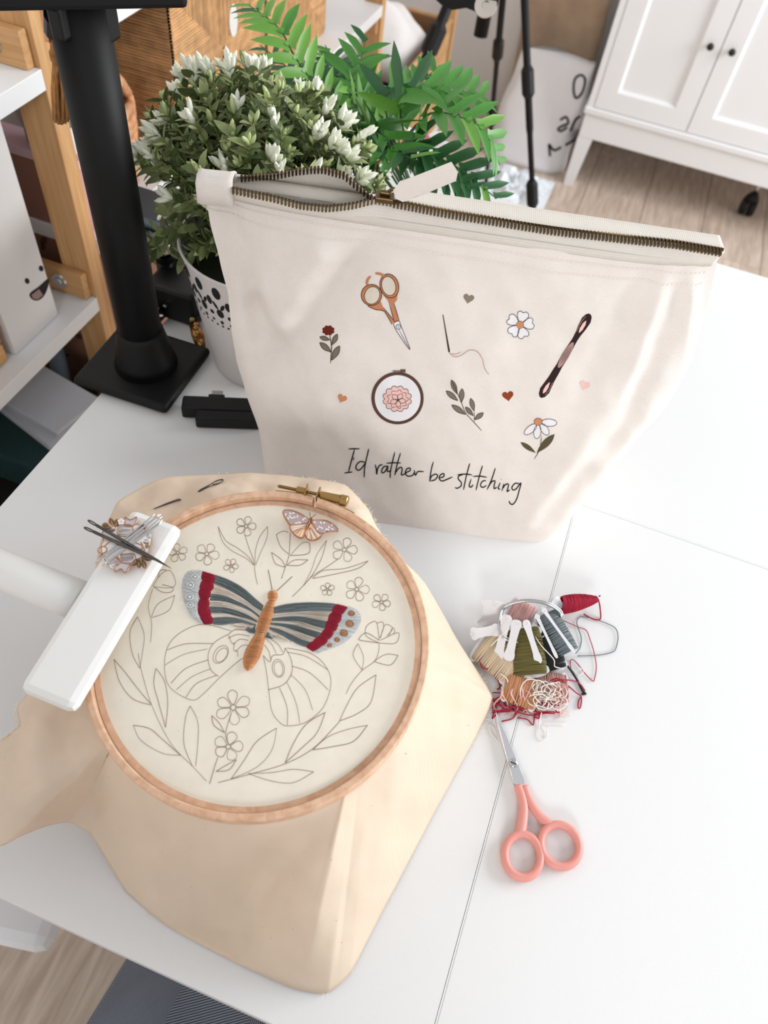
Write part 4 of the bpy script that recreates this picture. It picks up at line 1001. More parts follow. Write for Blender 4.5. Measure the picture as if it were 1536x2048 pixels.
t_slate, t_ecru, t_red, t_silver, t_tan = tm('slate', (110, 120, 121)), tm('ecru', (226, 214, 200)), tm('crimson', (150, 20, 46)), tm('silver', (204, 206, 205)), tm('tan', (208, 146, 98))
# left wing stripes
L0 = [(345, 190), (450, 228), (560, 290), (650, 370), (718, 428)]; L1 = [(335, 255), (440, 300), (560, 370), (640, 430), (705, 472)]
L2 = [(318, 335), (420, 350), (530, 400), (620, 450), (690, 508)]; L3 = [(303, 388), (420, 395), (530, 430), (620, 470), (688, 522)]
L4 = [(298, 432), (420, 440), (530, 470), (620, 510), (672, 545)]; L5 = [(308, 482), (420, 485), (520, 510), (600, 530), (668, 556)]
L6 = [(325, 520), (400, 515), (480, 517), (560, 537), (662, 572)]; L7 = [(330, 570), (410, 574), (490, 560), (570, 560), (658, 588)]
L8 = [(470, 572), (500, 592), (540, 608), (580, 606), (655, 600)]
for A, B, mt_, n in ((L0, L1, t_slate, 15), (L1, L2, t_ecru, 14), (L2, L3, t_slate, 10), (L3, L4, t_ecru, 9), (L4, L5, t_slate, 9), (L5, L6, t_ecru, 8), (L6, L7, t_slate, 9)):
    along('stitched_wing_stripe', A, B, mt_, n)
along('stitched_wing_stripe', [(470, 570), (520, 562), (560, 560), (600, 568), (655, 585)], L8, t_ecru, 8)
along('stitched_wing_stripe', [(572, 602), (600, 590), (625, 585), (655, 582)], [(600, 628), (620, 638), (640, 640), (655, 640)], t_slate, 9)
cross('stitched_wing_band', [(246, 162), (240, 240), (222, 310), (226, 380), (212, 440), (226, 505), (258, 570)], [(345, 192), (332, 290), (308, 340), (298, 420), (318, 500), (332, 566)], t_red, 62, sc=6)
cross('stitched_wing_tip', [(230, 160), (150, 160), (108, 200), (92, 270), (95, 350), (122, 430), (160, 505), (235, 560)], [(248, 165), (242, 210), (236, 260), (224, 320), (226, 380), (214, 440), (228, 510), (258, 570)], t_silver, 92)
kn_ = tm('white', (206, 208, 207))
for x, y, r in ((192, 205, 25), (155, 270, 25), (150, 360, 27), (155, 420, 22), (188, 470, 19)):
    m = MB(); c0 = C4([(x, y)])[0]; m.tube([hm(.0011)(*p) for p in ell(c0[0], c0[1], r / 3.84, r / 3.84 * .9, 0, 14)], .0004, 5, closed=True)
    m.ball(hm(.0011)(*c0), r / 3.84 * .0003 * .55, 8, 5, (1, 1, .6)); m.tone = {i: 1.0 for i in range(len(m.v))}; m.build('stitched_wing_knot', kn_, hoop, smooth=True)
# right wing stripes (root -> tip)
R0 = [(800, 440), (900, 415), (1050, 403), (1180, 406), (1275, 414)]; R1 = [(795, 490), (900, 480), (1050, 470), (1150, 465), (1245, 470)]
R2 = [(785, 525), (900, 510), (1000, 510), (1120, 532), (1212, 550)]; R3 = [(780, 545), (900, 545), (1000, 548), (1100, 580), (1188, 605)]
R4 = [(775, 556), (880, 566), (980, 582), (1080, 612), (1168, 636)]; R5 = [(770, 575), (870, 590), (960, 620), (1050, 652), (1130, 680)]
R6 = [(765, 590), (850, 612), (940, 652), (1020, 690), (1088, 706)]; R7 = [(760, 602), (840, 642), (920, 690), (980, 722), (1040, 746)]
for A, B, mt_, n in ((R0, R1, t_slate, 14), (R1, R2, t_ecru, 13), (R2, R3, t_slate, 10), (R3, R4, t_ecru, 8), (R4, R5, t_slate, 9), (R5, R6, t_ecru, 8), (R6, R7, t_slate, 9)):
    along('stitched_wing_stripe', A, B, mt_, n)
along('stitched_wing_stripe', [(757, 610), (810, 635), (870, 665), (930, 702)], [(750, 640), (790, 672), (850, 694), (925, 705)], t_ecru, 9)
along('stitched_wing_stripe', [(745, 632), (775, 640), (800, 655), (812, 670)], [(730, 668), (755, 676), (780, 676), (806, 672)], t_slate, 8)
cross('stitched_wing_band', [(1275, 414), (1246, 465), (1212, 530), (1192, 590), (1165, 640), (1095, 698), (1040, 742)], [(1370, 440), (1325, 490), (1300, 560), (1255, 640), (1190, 720), (1100, 780)], t_red, 66, sc=6)
cross('stitched_wing_tip', [(1368, 438), (1328, 490), (1302, 560), (1258, 640), (1194, 720), (1104, 778)], [(1378, 440), (1445, 472), (1466, 540), (1420, 630), (1330, 715), (1130, 790)], t_silver, 84)
for x, y, a, b_ in ((1392, 487, 24, 18), (1380, 567, 30, 22), (1335, 637, 29, 23), (1282, 690, 18, 15), (1225, 732, 14, 12)):
    m = MB(); c0 = C4([(x, y)])[0]; e_ = ell(c0[0], c0[1], a / 3.84, b_ / 3.84, 10, 16)
    for k in range(7):
        t = -0.85 + 1.7 * k / 6; hw = math.sqrt(1 - t * t); ridge(m, [Vector((c0[0] + a / 3.84 * s * hw, c0[1] + b_ / 3.84 * t)) for s in (-1, -.5, 0, .5, 1)], 1.7, .0006, .0015, random.uniform(.8, 1.1))
    k0 = len(m.v); m.tube([hm(.0011)(*p) for p in e_], .00025, 4, closed=True)
    for q in range(k0, len(m.v)): m.tone[q] = .45
    m.build('stitched_wing_spot', t_tan, hoop, smooth=True)
cross('stitched_body', [(752, 392), (722, 440), (682, 520), (655, 625)], [(802, 396), (794, 470), (772, 560), (736, 636)], t_tan, 40, .0010, 1, .0016)
cross('stitched_body', [(658, 640), (612, 710), (575, 780), (560, 850), (568, 900), (596, 925)], [(730, 636), (724, 700), (700, 800), (660, 870), (626, 908), (602, 926)], t_tan, 48, .0010, 1, .0018)
cross('stitched_head', [(770, 315), (752, 335), (750, 365), (765, 390)], [(802, 312), (824, 335), (824, 368), (806, 392)], t_tan, 17, .0010, 1, .0014)

# ================================================================== hoop stand with white clamp
m_whp = M('white plastic', (240, 239, 236), .35)
stand = thing('hoop_stand', 'white plastic hoop stand with flat clamp gripping the left of the hoop', 'stand', (-.345, .158, 0))
def hbox(m, lo, hi):
    Mx = Matrix(((HX.x, HY.x, HN.x, HC.x), (HX.y, HY.y, HN.y, HC.y), (HX.z, HY.z, HN.z, HC.z), (0, 0, 0, 1))); m.box(lo, hi, Mx); return m
hbox(MB(), (-.1010, -.0745, .0085), (-.0678, .0420, .0182)).build('clamp_plate', m_whp, stand, bevel=.0045)
hbox(MB(), (-.1005, -.030, -.013), (-.0968, .014, .0086)).build('clamp_spine', m_whp, stand, bevel=.0012)
hbox(MB(), (-.0966, -.060, .0049), (-.0925, .030, .0084)).build('clamp_pad', M('grey rubber', (190, 188, 184), .8), stand)
ar = MB(); a, b2 = PZ(150, 1207, .104), PZ(0, 1148, .104); d = (b2 - a).normalized()
ar.tube([Vector((-.2005, .1585, .106)), Vector((-.215, .1585, .106)), Vector((-.345, .1585, .106))], .0118, 24); ar.build('arm_tube', m_whp, stand, smooth=True)
MB().tube([(-.345, .1585, .010), (-.345, .1585, .125)], .0125, 24).build('post', m_whp, stand, smooth=True)
MB().box((-.366, .142, .0006), (-.330, .175, .012)).build('desk_clamp', m_whp, stand, bevel=.003)
MB().box((-.368, .142, -.045), (-.3612, .175, .012)).build('desk_clamp', m_whp, stand, bevel=.002)

# ================================================================== enamel pins and needles
CB = crop(140, 960, 4.5176)
m_rose = M('rose gold', (196, 140, 104), .28, .9); m_ena_m = M('mauve enamel', (182, 160, 158), .18, coat=.5); m_ena_w = M('white enamel', (238, 232, 230), .18, coat=.5)
m_ena_p = M('peach enamel', (232, 196, 164), .18, coat=.5); m_ena_b = M('brown enamel', (140, 84, 50), .25); m_ena_g = M('olive enamel', (84, 80, 34), .2, coat=.5); m_ena_l = M('lilac grey enamel', (198, 188, 192), .18, coat=.5); m_ena_t = M('tan enamel', (196, 168, 120), .2)
def grow(p, k):
    cx_ = sum(q[0] for q in p) / len(p); cy_ = sum(q[1] for q in p) / len(p)
    return [(x + k * (x - cx_) / max(1e-6, math.hypot(x - cx_, y - cy_)), y + k * (y - cy_) / max(1e-6, math.hypot(x - cx_, y - cy_))) for x, y in p]
def pin(root, cf, base, bits, lines, off, lmat, lw):
    """base outlines in metal, enamel cells proud of it, metal lines on top"""
    for p in base: m = MB(); slab(m, hm(off + .0016), hm(off), cf(p)); m.build('metal_plate', m_rose, root)
    for nm, mt_, p in bits: m = MB(); slab(m, hm(off + .0020), hm(off + .0014), cf(p)); m.build(nm, mt_, root)
    if lines:
        m = MB()
        for p in lines: m.tube([hm(off + .0021)(*q) for q in (cr(cf(p), 4) if len(p) > 2 else [Vector(v) for v in cf(p)])], lw, 5)
        m.build('metal_outline', lmat, root, smooth=True)
    m = MB().lathe([(.004, 0), (.004, off - .0003)], PP(*cf([base[0][0]])[0], HC, HN), 14, HN) if False else None
def sm(p): return [tuple(v) for v in cr(p, 4, True)]
ULw = sm([(440, 432), (470, 410), (530, 415), (610, 445), (660, 475), (708, 508), (698, 556), (640, 552), (522, 562), (490, 530), (462, 490)])
LLw = sm([(522, 566), (620, 556), (692, 548), (676, 610), (640, 690), (600, 688), (560, 660), (520, 610)])
URw = sm([(737, 522), (800, 512), (890, 524), (965, 566), (1000, 606), (985, 632), (900, 628), (825, 652), (775, 604)])
LRw = sm([(706, 585), (735, 548), (785, 626), (836, 656), (812, 692), (770, 714), (720, 718), (680, 690), (670, 640)])
bp_ = thing('butterfly_pin', 'mauve and peach enamel butterfly pin near the top of the hoop', 'pin', hm(.0)(618, 1052))
bits = [('wing_enamel', m_ena_m, ULw), ('wing_enamel', m_ena_m, URw), ('wing_enamel', m_ena_p, LLw), ('wing_enamel', m_ena_p, LRw), ('body_enamel', m_ena_b, sm([(716, 492), (738, 488), (736, 520), (702, 590), (672, 628), (668, 598), (690, 545)]))]
pin(bp_, C3, [grow(p, 9) for p in (ULw, LLw, URw, LRw)], bits, [ULw + ULw[:1], URw + URw[:1], LLw + LLw[:1], LRw + LRw[:1], [(722, 490), (716, 455), (712, 432)], [(736, 488), (760, 468), (785, 448)]], .0040, m_rose, .0003)
wp = []
for c0, a in (((470, 440), 100), ((505, 430), 60), ((485, 480), 60), ((545, 495), 200), ((545, 495), 320), ((515, 490), 250), ((590, 460), 100), ((610, 530), 60), ((610, 530), 150), ((655, 485), 30), ((640, 520), 300), ((560, 435), 160), ((590, 545), 180),
              ((780, 540), 200), ((800, 590), 120), ((800, 580), 10), ((850, 550), 320), ((855, 600), 200), ((890, 600), 40), ((890, 595), 120), ((930, 570), 330), ((960, 610), 200), ((850, 635), 10), ((920, 600), 240), ((820, 525), 60)):
    q = math.radians(a); wp.append(lens(c0, (c0[0] + 34 * math.cos(q), c0[1] + 34 * math.sin(q)), 17, 6))
m = MB()
for p in wp: slab(m, hm(.00615), hm(.0059), C3(p))
m.build('petal_enamel', m_ena_w, bp_)
m = MB()
for p in ([(535, 585), (600, 575), (680, 560)], [(530, 610), (600, 595), (672, 580)], [(720, 610), (740, 660), (770, 700)], [(750, 590), (780, 640), (815, 680)], [(700, 620), (705, 670), (700, 705)]): ribbon(m, hm(.0062), C3(p), 2.2)
m.build('wing_stripe_enamel', m_ena_w, bp_)
m = MB()
for p in ([(575, 650), (620, 610), (680, 575)], [(620, 680), (650, 620), (685, 580)], [(545, 640), (600, 605), (675, 568)], [(690, 700), (700, 640), (712, 590)], [(735, 712), (725, 650), (715, 595)], [(790, 700), (755, 640), (722, 590)]): m.tube([hm(.0061)(*q) for q in cr(C3(p), 4)], .00022, 4)
m.build('wing_vein', m_rose, bp_)
MB().lathe([(.0045, .0003), (.0045, .0040)], hm(0)(*C3([(700, 590)])[0]), 16, HN).build('pin_back', m_steel, bp_)

OC = .0182
nm = thing('needle_minder', 'round enamel needle minder with lilac ribbons, leaves and flowers on the white clamp', 'pin', hm(OC)(252, 1088))
body = sm([(290, 470), (345, 430), (440, 410), (560, 400), (640, 410), (700, 470), (740, 520), (725, 600), (690, 680), (600, 720), (470, 760), (400, 800), (350, 770), (300, 700), (280, 600), (300, 540)])
tailT = [(497, 335), (545, 362), (600, 335), (590, 395), (560, 420), (500, 412)]; ribT = [(437, 408), (553, 408), (553, 495), (437, 500)]; ribB = [(462, 672), (577, 668), (580, 748), (465, 745)]
tailB = [(430, 695), (470, 745), (540, 760), (500, 842), (460, 802), (405, 828)]
lvs = [lens((290, 412), (350, 400), 36), lens((300, 440), (380, 430), 40), lens((362, 345), (385, 410), 40), lens((425, 355), (410, 430), 44), lens((345, 470), (420, 440), 40), lens((560, 770), (610, 720), 38), lens((620, 795), (625, 715), 40), lens((680, 800), (650, 710), 40), lens((735, 720), (640, 690), 40), lens((690, 415), (600, 440), 40)]
bits = [('backing_enamel', m_ena_w, grow(body, -8)), ('ribbon_enamel', m_ena_l, tailT), ('ribbon_enamel', m_ena_l, ribT), ('ribbon_enamel', m_ena_l, tailB), ('ribbon_enamel', m_ena_l, ribB)] + [('leaf_enamel', m_ena_g, p) for p in lvs] + \
       [('berry_enamel', m_ena_w, ell(712, 508, 24, 24)), ('berry_enamel', m_ena_t, ell(690, 560, 30, 24)), ('berry_enamel', m_ena_t, ell(698, 600, 22, 22)), ('egg_enamel', m_ena_w, ell(392, 755, 38, 44))]
pin(nm, CB, [body, grow(tailT, 7), grow(tailB, 7)] + [grow(p, 6) for p in lvs], bits, [p + p[:1] for p in (tailT, ribT, ribB, tailB)] + [ell(292, 632, 42, 30, -15) + ell(292, 632, 42, 30, -15)[:1], [(300, 660), (268, 700), (330, 690)], [(310, 600), (360, 560), (430, 550)], [(330, 540), (400, 540), (430, 560)], [(340, 720), (400, 700), (440, 720)], [(600, 570), (650, 590), (680, 640)], [(640, 560), (660, 600), (640, 630)]] + [[p[0], p[len(p) // 2]] for p in lvs], OC + .0022, m_rose, .0003)
for k in range(5):
    q = math.radians(72 * k - 90); m = MB(); slab(m, hm(OC + .0046), hm(OC + .0036), CB(ell(462 + 20 * math.cos(q), 376 + 18 * math.sin(q), 14, 12))); m.build('flower_petal', m_ena_w, nm)
MB().lathe([(.0055, .0), (.0055, .0022)], hm(OC)(*CB([(500, 590)])[0]), 18, HN).build('magnet', m_steel, nm)
m_ndl = M('dark steel needle', (96, 92, 88), .3, .9); m_silv = M('bright steel needle', (214, 212, 210), .2, 1)
def needle(a, b_, r, mat, label, group, oa, ob, eye='a'):
    A = hm(oa)(*CB([a])[0]); B = hm(ob)(*CB([b_])[0]); t = thing('needle', label, 'needle', A, group)
    m = MB(); L_ = (B - A).length; d = (B - A).normalized(); s = d.cross(HN).normalized()
    if eye: # shaft after a slotted eye
        e = A + d * min(.0062, L_ * .12); m.tube([e, A.lerp(B, .5), A.lerp(B, .85), B], [r, r, r * .85, r * .1], 8); m.build('shaft', mat, t, smooth=True)
        ring = []
        for q in range(16):
            w_ = 2 * math.pi * q / 16; ring.append(A.lerp(e, .5) + d * (e - A).length * .52 * math.cos(w_) + s * r * .62 * math.sin(w_))
        MB().tube(ring, r * .45, 6, closed=True).build('eye', mat, t, smooth=True)
    else:
        m.tube([A, A.lerp(B, .1), A.lerp(B, .9), B], [r * .6, r, r, r * .15], 6); m.build('shaft', mat, t, smooth=True)
needle((165, 366), (920, 802), .00095, m_ndl, 'long dark tapestry needle with a slotted eye, its point past the clamp edge', 'needles on the needle minder', OC + .0064, OC + .0058)
needle((130, 430), (850, 757), .00098, m_ndl, 'dark tapestry needle crossing the minder just below the longer one', 'needles on the needle minder', OC + .0064, OC + .0058)
for k, (a, b_) in enumerate((((220, 752), (785, 294)), ((266, 742), (836, 298)), ((290, 772), (848, 318)), ((300, 700), (820, 300)), ((330, 735), (850, 352)), ((292, 776), (842, 372)))):
    needle(a, b_, .00042, m_silv, ['thin silver needle uppermost of the bundle on the needle minder', 'second thin silver needle of the bundle, its point over the clamp edge', 'thin silver needle third in the bundle on the needle minder', 'short thin silver needle in the middle of the bundle', 'thin silver needle second from the bottom of the bundle', 'lowest thin silver needle of the bundle on the needle minder'][k], 'needles on the needle minder', OC + .0049, OC + .0049, None)
# needle run through the loose calico behind the hoop
def dmap(x, y, off):
    h, n, i, t = DBVH.ray_cast(CAMP, ray(x, y).normalized())
    if h is None: return PZ(x, y, .11)
    return h + Vector((0, 0, off))
nt_ = thing('needle', 'dark steel needle threaded through the loose calico behind the hoop', 'needle', dmap(400, 985, 0))
pa_ = [CB([p])[0] for p in ((760, 275), (880, 228), (980, 189), (1010, 176), (1080, 143), (1150, 113), (1180, 102), (1290, 53))]
of = [.0016, .0016, .0012, -.0006, -.0012, -.0006, .0012, .0018]
MB().tube([dmap(x, y, o_) for (x, y), o_ in zip(pa_, of)], [.0003, .0006, .0007, .0007, .0007, .0007, .0007, .0007], 8).build('shaft', m_ndl, nt_, smooth=True)
e0, e1 = dmap(*CB([(1285, 55)])[0], .0018), dmap(*CB([(1385, 18)])[0], .0022); dd = e1 - e0; s_ = dd.cross(Vector((0, 0, 1))).normalized()
MB().tube([(e0 + e1) / 2 + dd * .5 * math.cos(q) + s_ * .0012 * math.sin(q) for q in [2 * math.pi * k / 16 for k in range(16)]], .00045, 6, closed=True).build('eye', m_ndl, nt_, smooth=True)
# ================================================================== embroidery scissors
C7 = crop(960, 1400, 5.12)
def zm(z): return lambda x, y: PZ(x, y, z)
m_pinkp = M('pink enamel handle', (226, 152, 142), .4); m_blade = M('polished blade', (236, 236, 238), .28, 1)
scs = thing('embroidery_scissors', 'small steel scissors with pink painted handles lying on the desk', 'scissors', PZ(1040, 1600, 0))
def handle(loop, shank, sw):
    m = MB(); lp = [PZ(*p, .0036) for p in C7(loop)]
    m.tube(lp, .0027, 12, closed=True, up=(0, 0, 1), flat=1.15)
    sp = [Vector(p) for p in cr(C7(shank), 5)]; K = len(sp)
    rs = [(sw[0] + (sw[1] - sw[0]) * i / (K - 1)) for i in range(K)]
    m.tube([PZ(p.x, p.y, .0036) for p in sp], rs, 12, up=(0, 0, 1), flat=.8)
    return m.build('handle', m_pinkp, scs, smooth=True)
handle([tuple(v) for v in ell(436, 1598, 182, 222, -8, 40)], [(388, 872), (425, 980), (445, 1090), (440, 1200), (425, 1300), (410, 1385)], (.0030, .0036))
handle([tuple(v) for v in ell(817, 1492, 190, 222, -28, 40)], [(455, 880), (490, 990), (545, 1100), (610, 1190), (690, 1260), (745, 1300)], (.0028, .0034))
m = MB(); slab(m, zm(.0026), zm(.0012), C7([(150, 170), (170, 280), (250, 545), (338, 858), (360, 866), (400, 800), (300, 500), (200, 250)])); m.build('blade', m_blade, scs, bevel=.0003)
m = MB(); slab(m, zm(.0044), zm(.0028), C7([(165, 122), (178, 150), (255, 325), (335, 520), (372, 600), (458, 832), (432, 900), (350, 858), (262, 545), (195, 285)])); m.build('blade', m_blade, scs, bevel=.0004)
sw = MB().lathe([(.0030, 0), (.0030, .0008), (.0022, .0014), (.0001, .0015)], PZ(*C7([(342, 646)])[0], .0044), 18).build('pivot_screw', m_steel, scs, smooth=True)
c0 = PZ(*C7([(342, 646)])[0], .0058); MB().box((c0.x - .0022, c0.y - .0003, c0.z - .0002), (c0.x + .0022, c0.y + .0003, c0.z + .0003)).build('screw_slot', m_dark, sw)

# ================================================================== thread bobbins on a split ring
C6 = crop(900, 1150, 4.1514)
def p6(x, y, z): return PZ(*C6([(x, y)])[0], z)
rg_ = thing('split_ring', 'silver split ring holding a fan of thread bobbins', 'ring', p6(690, 420, 0))
path = [(440, 275, .020), (520, 232, .024), (640, 212, .027), (790, 232, .026), (900, 290, .021), (928, 350, .017), (890, 425, .014), (800, 495, .013), (690, 540, .013), (560, 556, .014), (460, 525, .016), (415, 450, .018), (415, 350, .019)]
for dx, dz in ((0, 0), (6, .0013), (-5, .0024)):
    m = MB(); m.tube([p6(x + dx, y - dx, z + dz) for x, y, z in cr(path, 6, True)], .0009, 8, closed=True); m.build('wire_turn', m_steel, rg_, smooth=True)
m_card = M('translucent white plastic', (238, 238, 242), .35, alpha=.93)
def bobbin(label, a, b_, width, nrm, thread=None, span=(.22, .78), fat=.0035, taper=0, cw=1):
    """card from point a to b (long axis), its flat side turned by nrm; floss wound round the middle"""
    a, b_ = Vector(a), Vector(b_); t = thing('thread_bobbin', label, 'bobbin', (a + b_) / 2, 'thread bobbins on the split ring')
    y = (b_ - a).normalized(); L_ = (b_ - a).length; n = Vector(nrm); n = (n - y * y.dot(n)).normalized(); x = y.cross(n)
    out = []
    hw = width / 2
    for s, q in ((0, .35), (.015, .62), (.04, .85), (.09, 1), (.16, .98), (.24, .8), (.5, .7), (.76, .8), (.84, .98), (.91, 1), (.96, .85), (.985, .62), (1, .35)): out.append((s * L_, q * hw * (1 if s < .2 else cw)))
    P = [(q, s) for s, q in out] + [(-q, s) for s, q in out[::-1]]
    m = MB(); K = len(P); th = .0006
    m.v += [a + x * p[0] + y * p[1] + n * th for p in P] + [a + x * p[0] + y * p[1] - n * th for p in P]
    m.f.append(tuple(range(K))[::-1]); m.f.append(tuple(range(K, 2 * K)))
    m.f += [(i, (i + 1) % K, K + (i + 1) % K, K + i) for i in range(K)]
    m.build('card', m_card, t)
    hc = a + y * L_ * .07; MB().tube([hc + (x * math.cos(q) + y * math.sin(q)) * .0016 + n * .0007 for q in [2 * math.pi * k / 12 for k in range(12)]], .0004, 5, closed=True).build('hole_rim', m_card, t)
    if thread:
        w_ = MB(); turns = max(10, int(L_ * (span[1] - span[0]) / .0009)); 
        for k in range(turns):
            s = span[0] + (span[1] - span[0]) * (k + .5) / turns; c = a + y * L_ * s; bulge = math.sin(math.pi * (k + .5) / turns) ** .5; rr = hw * .86 * (1 - taper * ((k + .5) / turns) ** 2); k0 = len(w_.v)
            sk_ = random.uniform(-.0006, .0006)
            w_.tube([c + x * rr * math.cos(q) * (1 + .06 * bulge) + n * (th + fat * (.35 + .65 * bulge)) * math.sin(q) + y * (sk_ * math.cos(q)) for q in [2 * math.pi * i / 14 for i in range(14)]], .00062, 4, closed=True)
            tn = random.uniform(.78, 1.15)
            for q in range(k0, len(w_.v)): w_.tone[q] = tn
        w_.build('wound_floss', thread, t, smooth=True)
    return t
f_crim, f_olive, f_blk, f_gry, f_beige, f_pink, f_peach, f_rose = tm('crimson bobbin', (166, 20, 52)), tm('olive', (104, 96, 48)), tm('black', (34, 34, 38)), tm('blue grey', (112, 122, 126)), tm('beige', (214, 194, 168)), tm('pink', (222, 176, 172)), tm('peach', (206, 150, 112)), tm('rose', (196, 150, 140))
bobbin('bobbin of crimson floss pointing right off the split ring', p6(835, 268, .014), p6(1215, 198, .010), .0165, (.35, -.75, .6), f_crim, (.22, 1.0), .0045, .75, .3)
bobbin('pale pink floss bobbin under the silver ring', p6(480, 268, .010), p6(700, 372, .012), .020, (0, -.4, .9), f_pink, (.1, .9))
bobbin('translucent white bobbin card standing at the back left of the ring', p6(375, 215, .022), p6(330, 440, .004), .020, (-.1, -.4, .9))
bobbin('beige floss bobbin lying lowest on the left of the fan', p6(235, 555, .008), p6(560, 800, .008), .030, (-.1, -.2, 1), f_beige, (.08, .95))
bobbin('empty white bobbin card sticking out to the left', p6(170, 492, .013), p6(410, 452, .018), .0095, (0, -.5, .8))
bobbin('white bobbin card edge on, first of the upright fan', p6(480, 330, .026), p6(392, 705, .010), .0078, (-.25, -.1, .9))
bobbin('white bobbin card edge on, second of the upright fan', p6(560, 372, .028), p6(482, 712, .012), .0078, (-.2, -.1, .9))
bobbin('olive green floss bobbin in the middle of the fan', p6(585, 430, .015), p6(660, 860, .010), .030, (-.2, -.35, .9), f_olive, (.06, .95), .0048)
bobbin('narrow white bobbin card over the olive floss', p6(625, 372, .030), p6(742, 735, .017), .0056, (-.2, -.3, .85))
bobbin('black floss bobbin between the olive and the grey ones', p6(720, 440, .013), p6(850, 820, .006), .026, (-.3, -.2, .9), f_blk, (.06, .95), .0035)
bobbin('blue-grey floss bobbin on the right of the fan', p6(775, 300, .018), p6(985, 660, .012), .021, (-.35, .2, .9), f_gry, (.08, .97), .0048)
bobbin('white bobbin card edge, left of the two bright ones', p6(712, 322, .030), p6(890, 690, .016), .0026, (-.4, -.2, .9))
bobbin('white bobbin card edge, right of the two bright ones', p6(762, 268, .031), p6(1035, 645, .018), .0026, (-.4, -.2, .9))
bobbin('peach floss bobbin nearest the calico', p6(440, 900, .006), p6(740, 1010, .006), .026, (0, -.1, 1), f_peach, (.06, .94))
bobbin('tan floss bobbin among the loose white thread', p6(690, 920, .006), p6(990, 950, .006), .024, (0, -.1, 1), f_rose, (.06, .94))
def thread(label, mat, runs, r=.00035):
    m = MB()
    for run in runs: m.tube([p6(x, y, z) for x, y, z in cr([q if len(q) == 3 else (q[0], q[1], .0012) for q in run], 5)], r, 5)
    m.tone = {i: 1.0 for i in range(len(m.v))}
    return tag(m.build('loose_thread', mat, None, smooth=True), label, 'thread', 'loose thread ends by the bobbins')
thread('dark crimson thread end hanging from the crimson bobbin', f_crim, [[(1232, 200, .012), (1245, 260, .006), (1252, 350), (1235, 372), (1180, 362), (1110, 325)], [(1250, 170, .014), (1235, 180, .013)]], .0006)
thread('long wandering crimson thread on the right of the bobbins', f_crim, [[(940, 378, .004), (1060, 430), (1130, 460), (1160, 530), (1195, 640), (1215, 760), (1200, 860), (1185, 880), (1130, 830), (1060, 740), (1010, 700), (998, 740), (1010, 790)]], .00035)
thread('slate blue thread loop on the right of the bobbins', f_gry, [[(1045, 650, .006), (1080, 600), (1090, 520), (1060, 430), (1055, 380), (1090, 345), (1180, 362), (1270, 390), (1370, 440), (1395, 510), (1380, 600), (1350, 640), (1230, 665), (1060, 672)]], .0004)
rd = []
rnd = random.Random(5)
for k in range(9):
    y0 = 1020 + 22 * rnd.random() * 6; x = 350; run = []
    while x < 920: run.append((x, y0 + rnd.uniform(-50, 50) - (x - 350) * .02, .001 + .004 * rnd.random())); x += rnd.uniform(50, 130)
    rd.append(run)
rd += [[(350, 1190), (380, 1100), (430, 1040), (460, 1080), (540, 1120)], [(430, 1215), (520, 1190), (560, 1120)], [(560, 1185), (640, 1200), (688, 1245), (700, 1180)], [(240, 680, .006), (270, 770, .008), (350, 790, .006), (400, 880, .004), (415, 930), (390, 950)], [(250, 700, .006), (330, 780, .006), (380, 860, .004)], [(830, 880, .010), (900, 860, .012), (980, 920, .008), (1050, 980, .004), (1090, 1010), (1085, 1090), (1065, 1105), (1068, 1050), (1088, 1010)], [(690, 1100, .005), (715, 1130), (700, 1170), (735, 1190), (740, 1150), (700, 1160)], [(840, 900, .010), (930, 870, .012), (1060, 890, .006), (1120, 960)]]
thread('tangle of crimson thread in front of the bobbins', f_crim, rd, .0005)
wh = tm('white thread', (238, 232, 224)); ww = []
for k in range(16):
    cx_, cy_ = rnd.uniform(690, 930), rnd.uniform(930, 1080); run = []; a0 = rnd.random() * 6
    for q in range(7): run.append((cx_ + rnd.uniform(40, 95) * math.cos(a0 + q * .9), cy_ + rnd.uniform(30, 80) * math.sin(a0 + q * .9), .008 + .006 * rnd.random()))
    ww.append(run)
ww += [[(760, 1140, .004), (740, 1230), (735, 1310), (760, 1365), (800, 1355), (805, 1290), (780, 1240), (960, 1240)], [(420, 820, .010), (470, 860, .01), (480, 920, .008), (440, 1000, .006), (480, 1050, .005), (540, 1010, .006)], [(330, 1240), (370, 1280), (385, 1330)], [(320, 1240), (340, 1310), (400, 1385)], [(580, 1000, .010), (590, 930, .012), (640, 870, .014), (720, 880, .012), (700, 970, .01), (650, 1040, .008), (720, 1090, .006)], [(700, 500, .02), (760, 590, .02), (860, 700, .016), (870, 760, .012), (940, 775, .01)], [(340, 590, .018), (420, 510, .026), (490, 440, .03)], [(1000, 770), (1060, 830), (1110, 800), (1060, 760)]]
thread('tangle of white thread in front of the bobbins', wh, ww, .0004)
pk = tm('pale pink thread', (232, 190, 182)); ww = []
for k in range(16):
    x0 = rnd.uniform(420, 960); ww.append([(x0, 900 + rnd.random() * 60, .009), (x0 + rnd.uniform(-60, 60), 990, .011), (x0 + rnd.uniform(-90, 60), 1060 + rnd.random() * 60, .004), (x0 + rnd.uniform(-60, 90), 1150 + rnd.random() * 40)])
thread('pale pink thread loops spilling from the peach bobbins', pk, ww, .0004)
thread('dark brown twisted thread end pointing away from the bobbins', f_blk, [[(960, 735, .008), (1010, 800, .004), (1060, 880), (1100, 960), (1125, 985), (1095, 990)]], .0009)

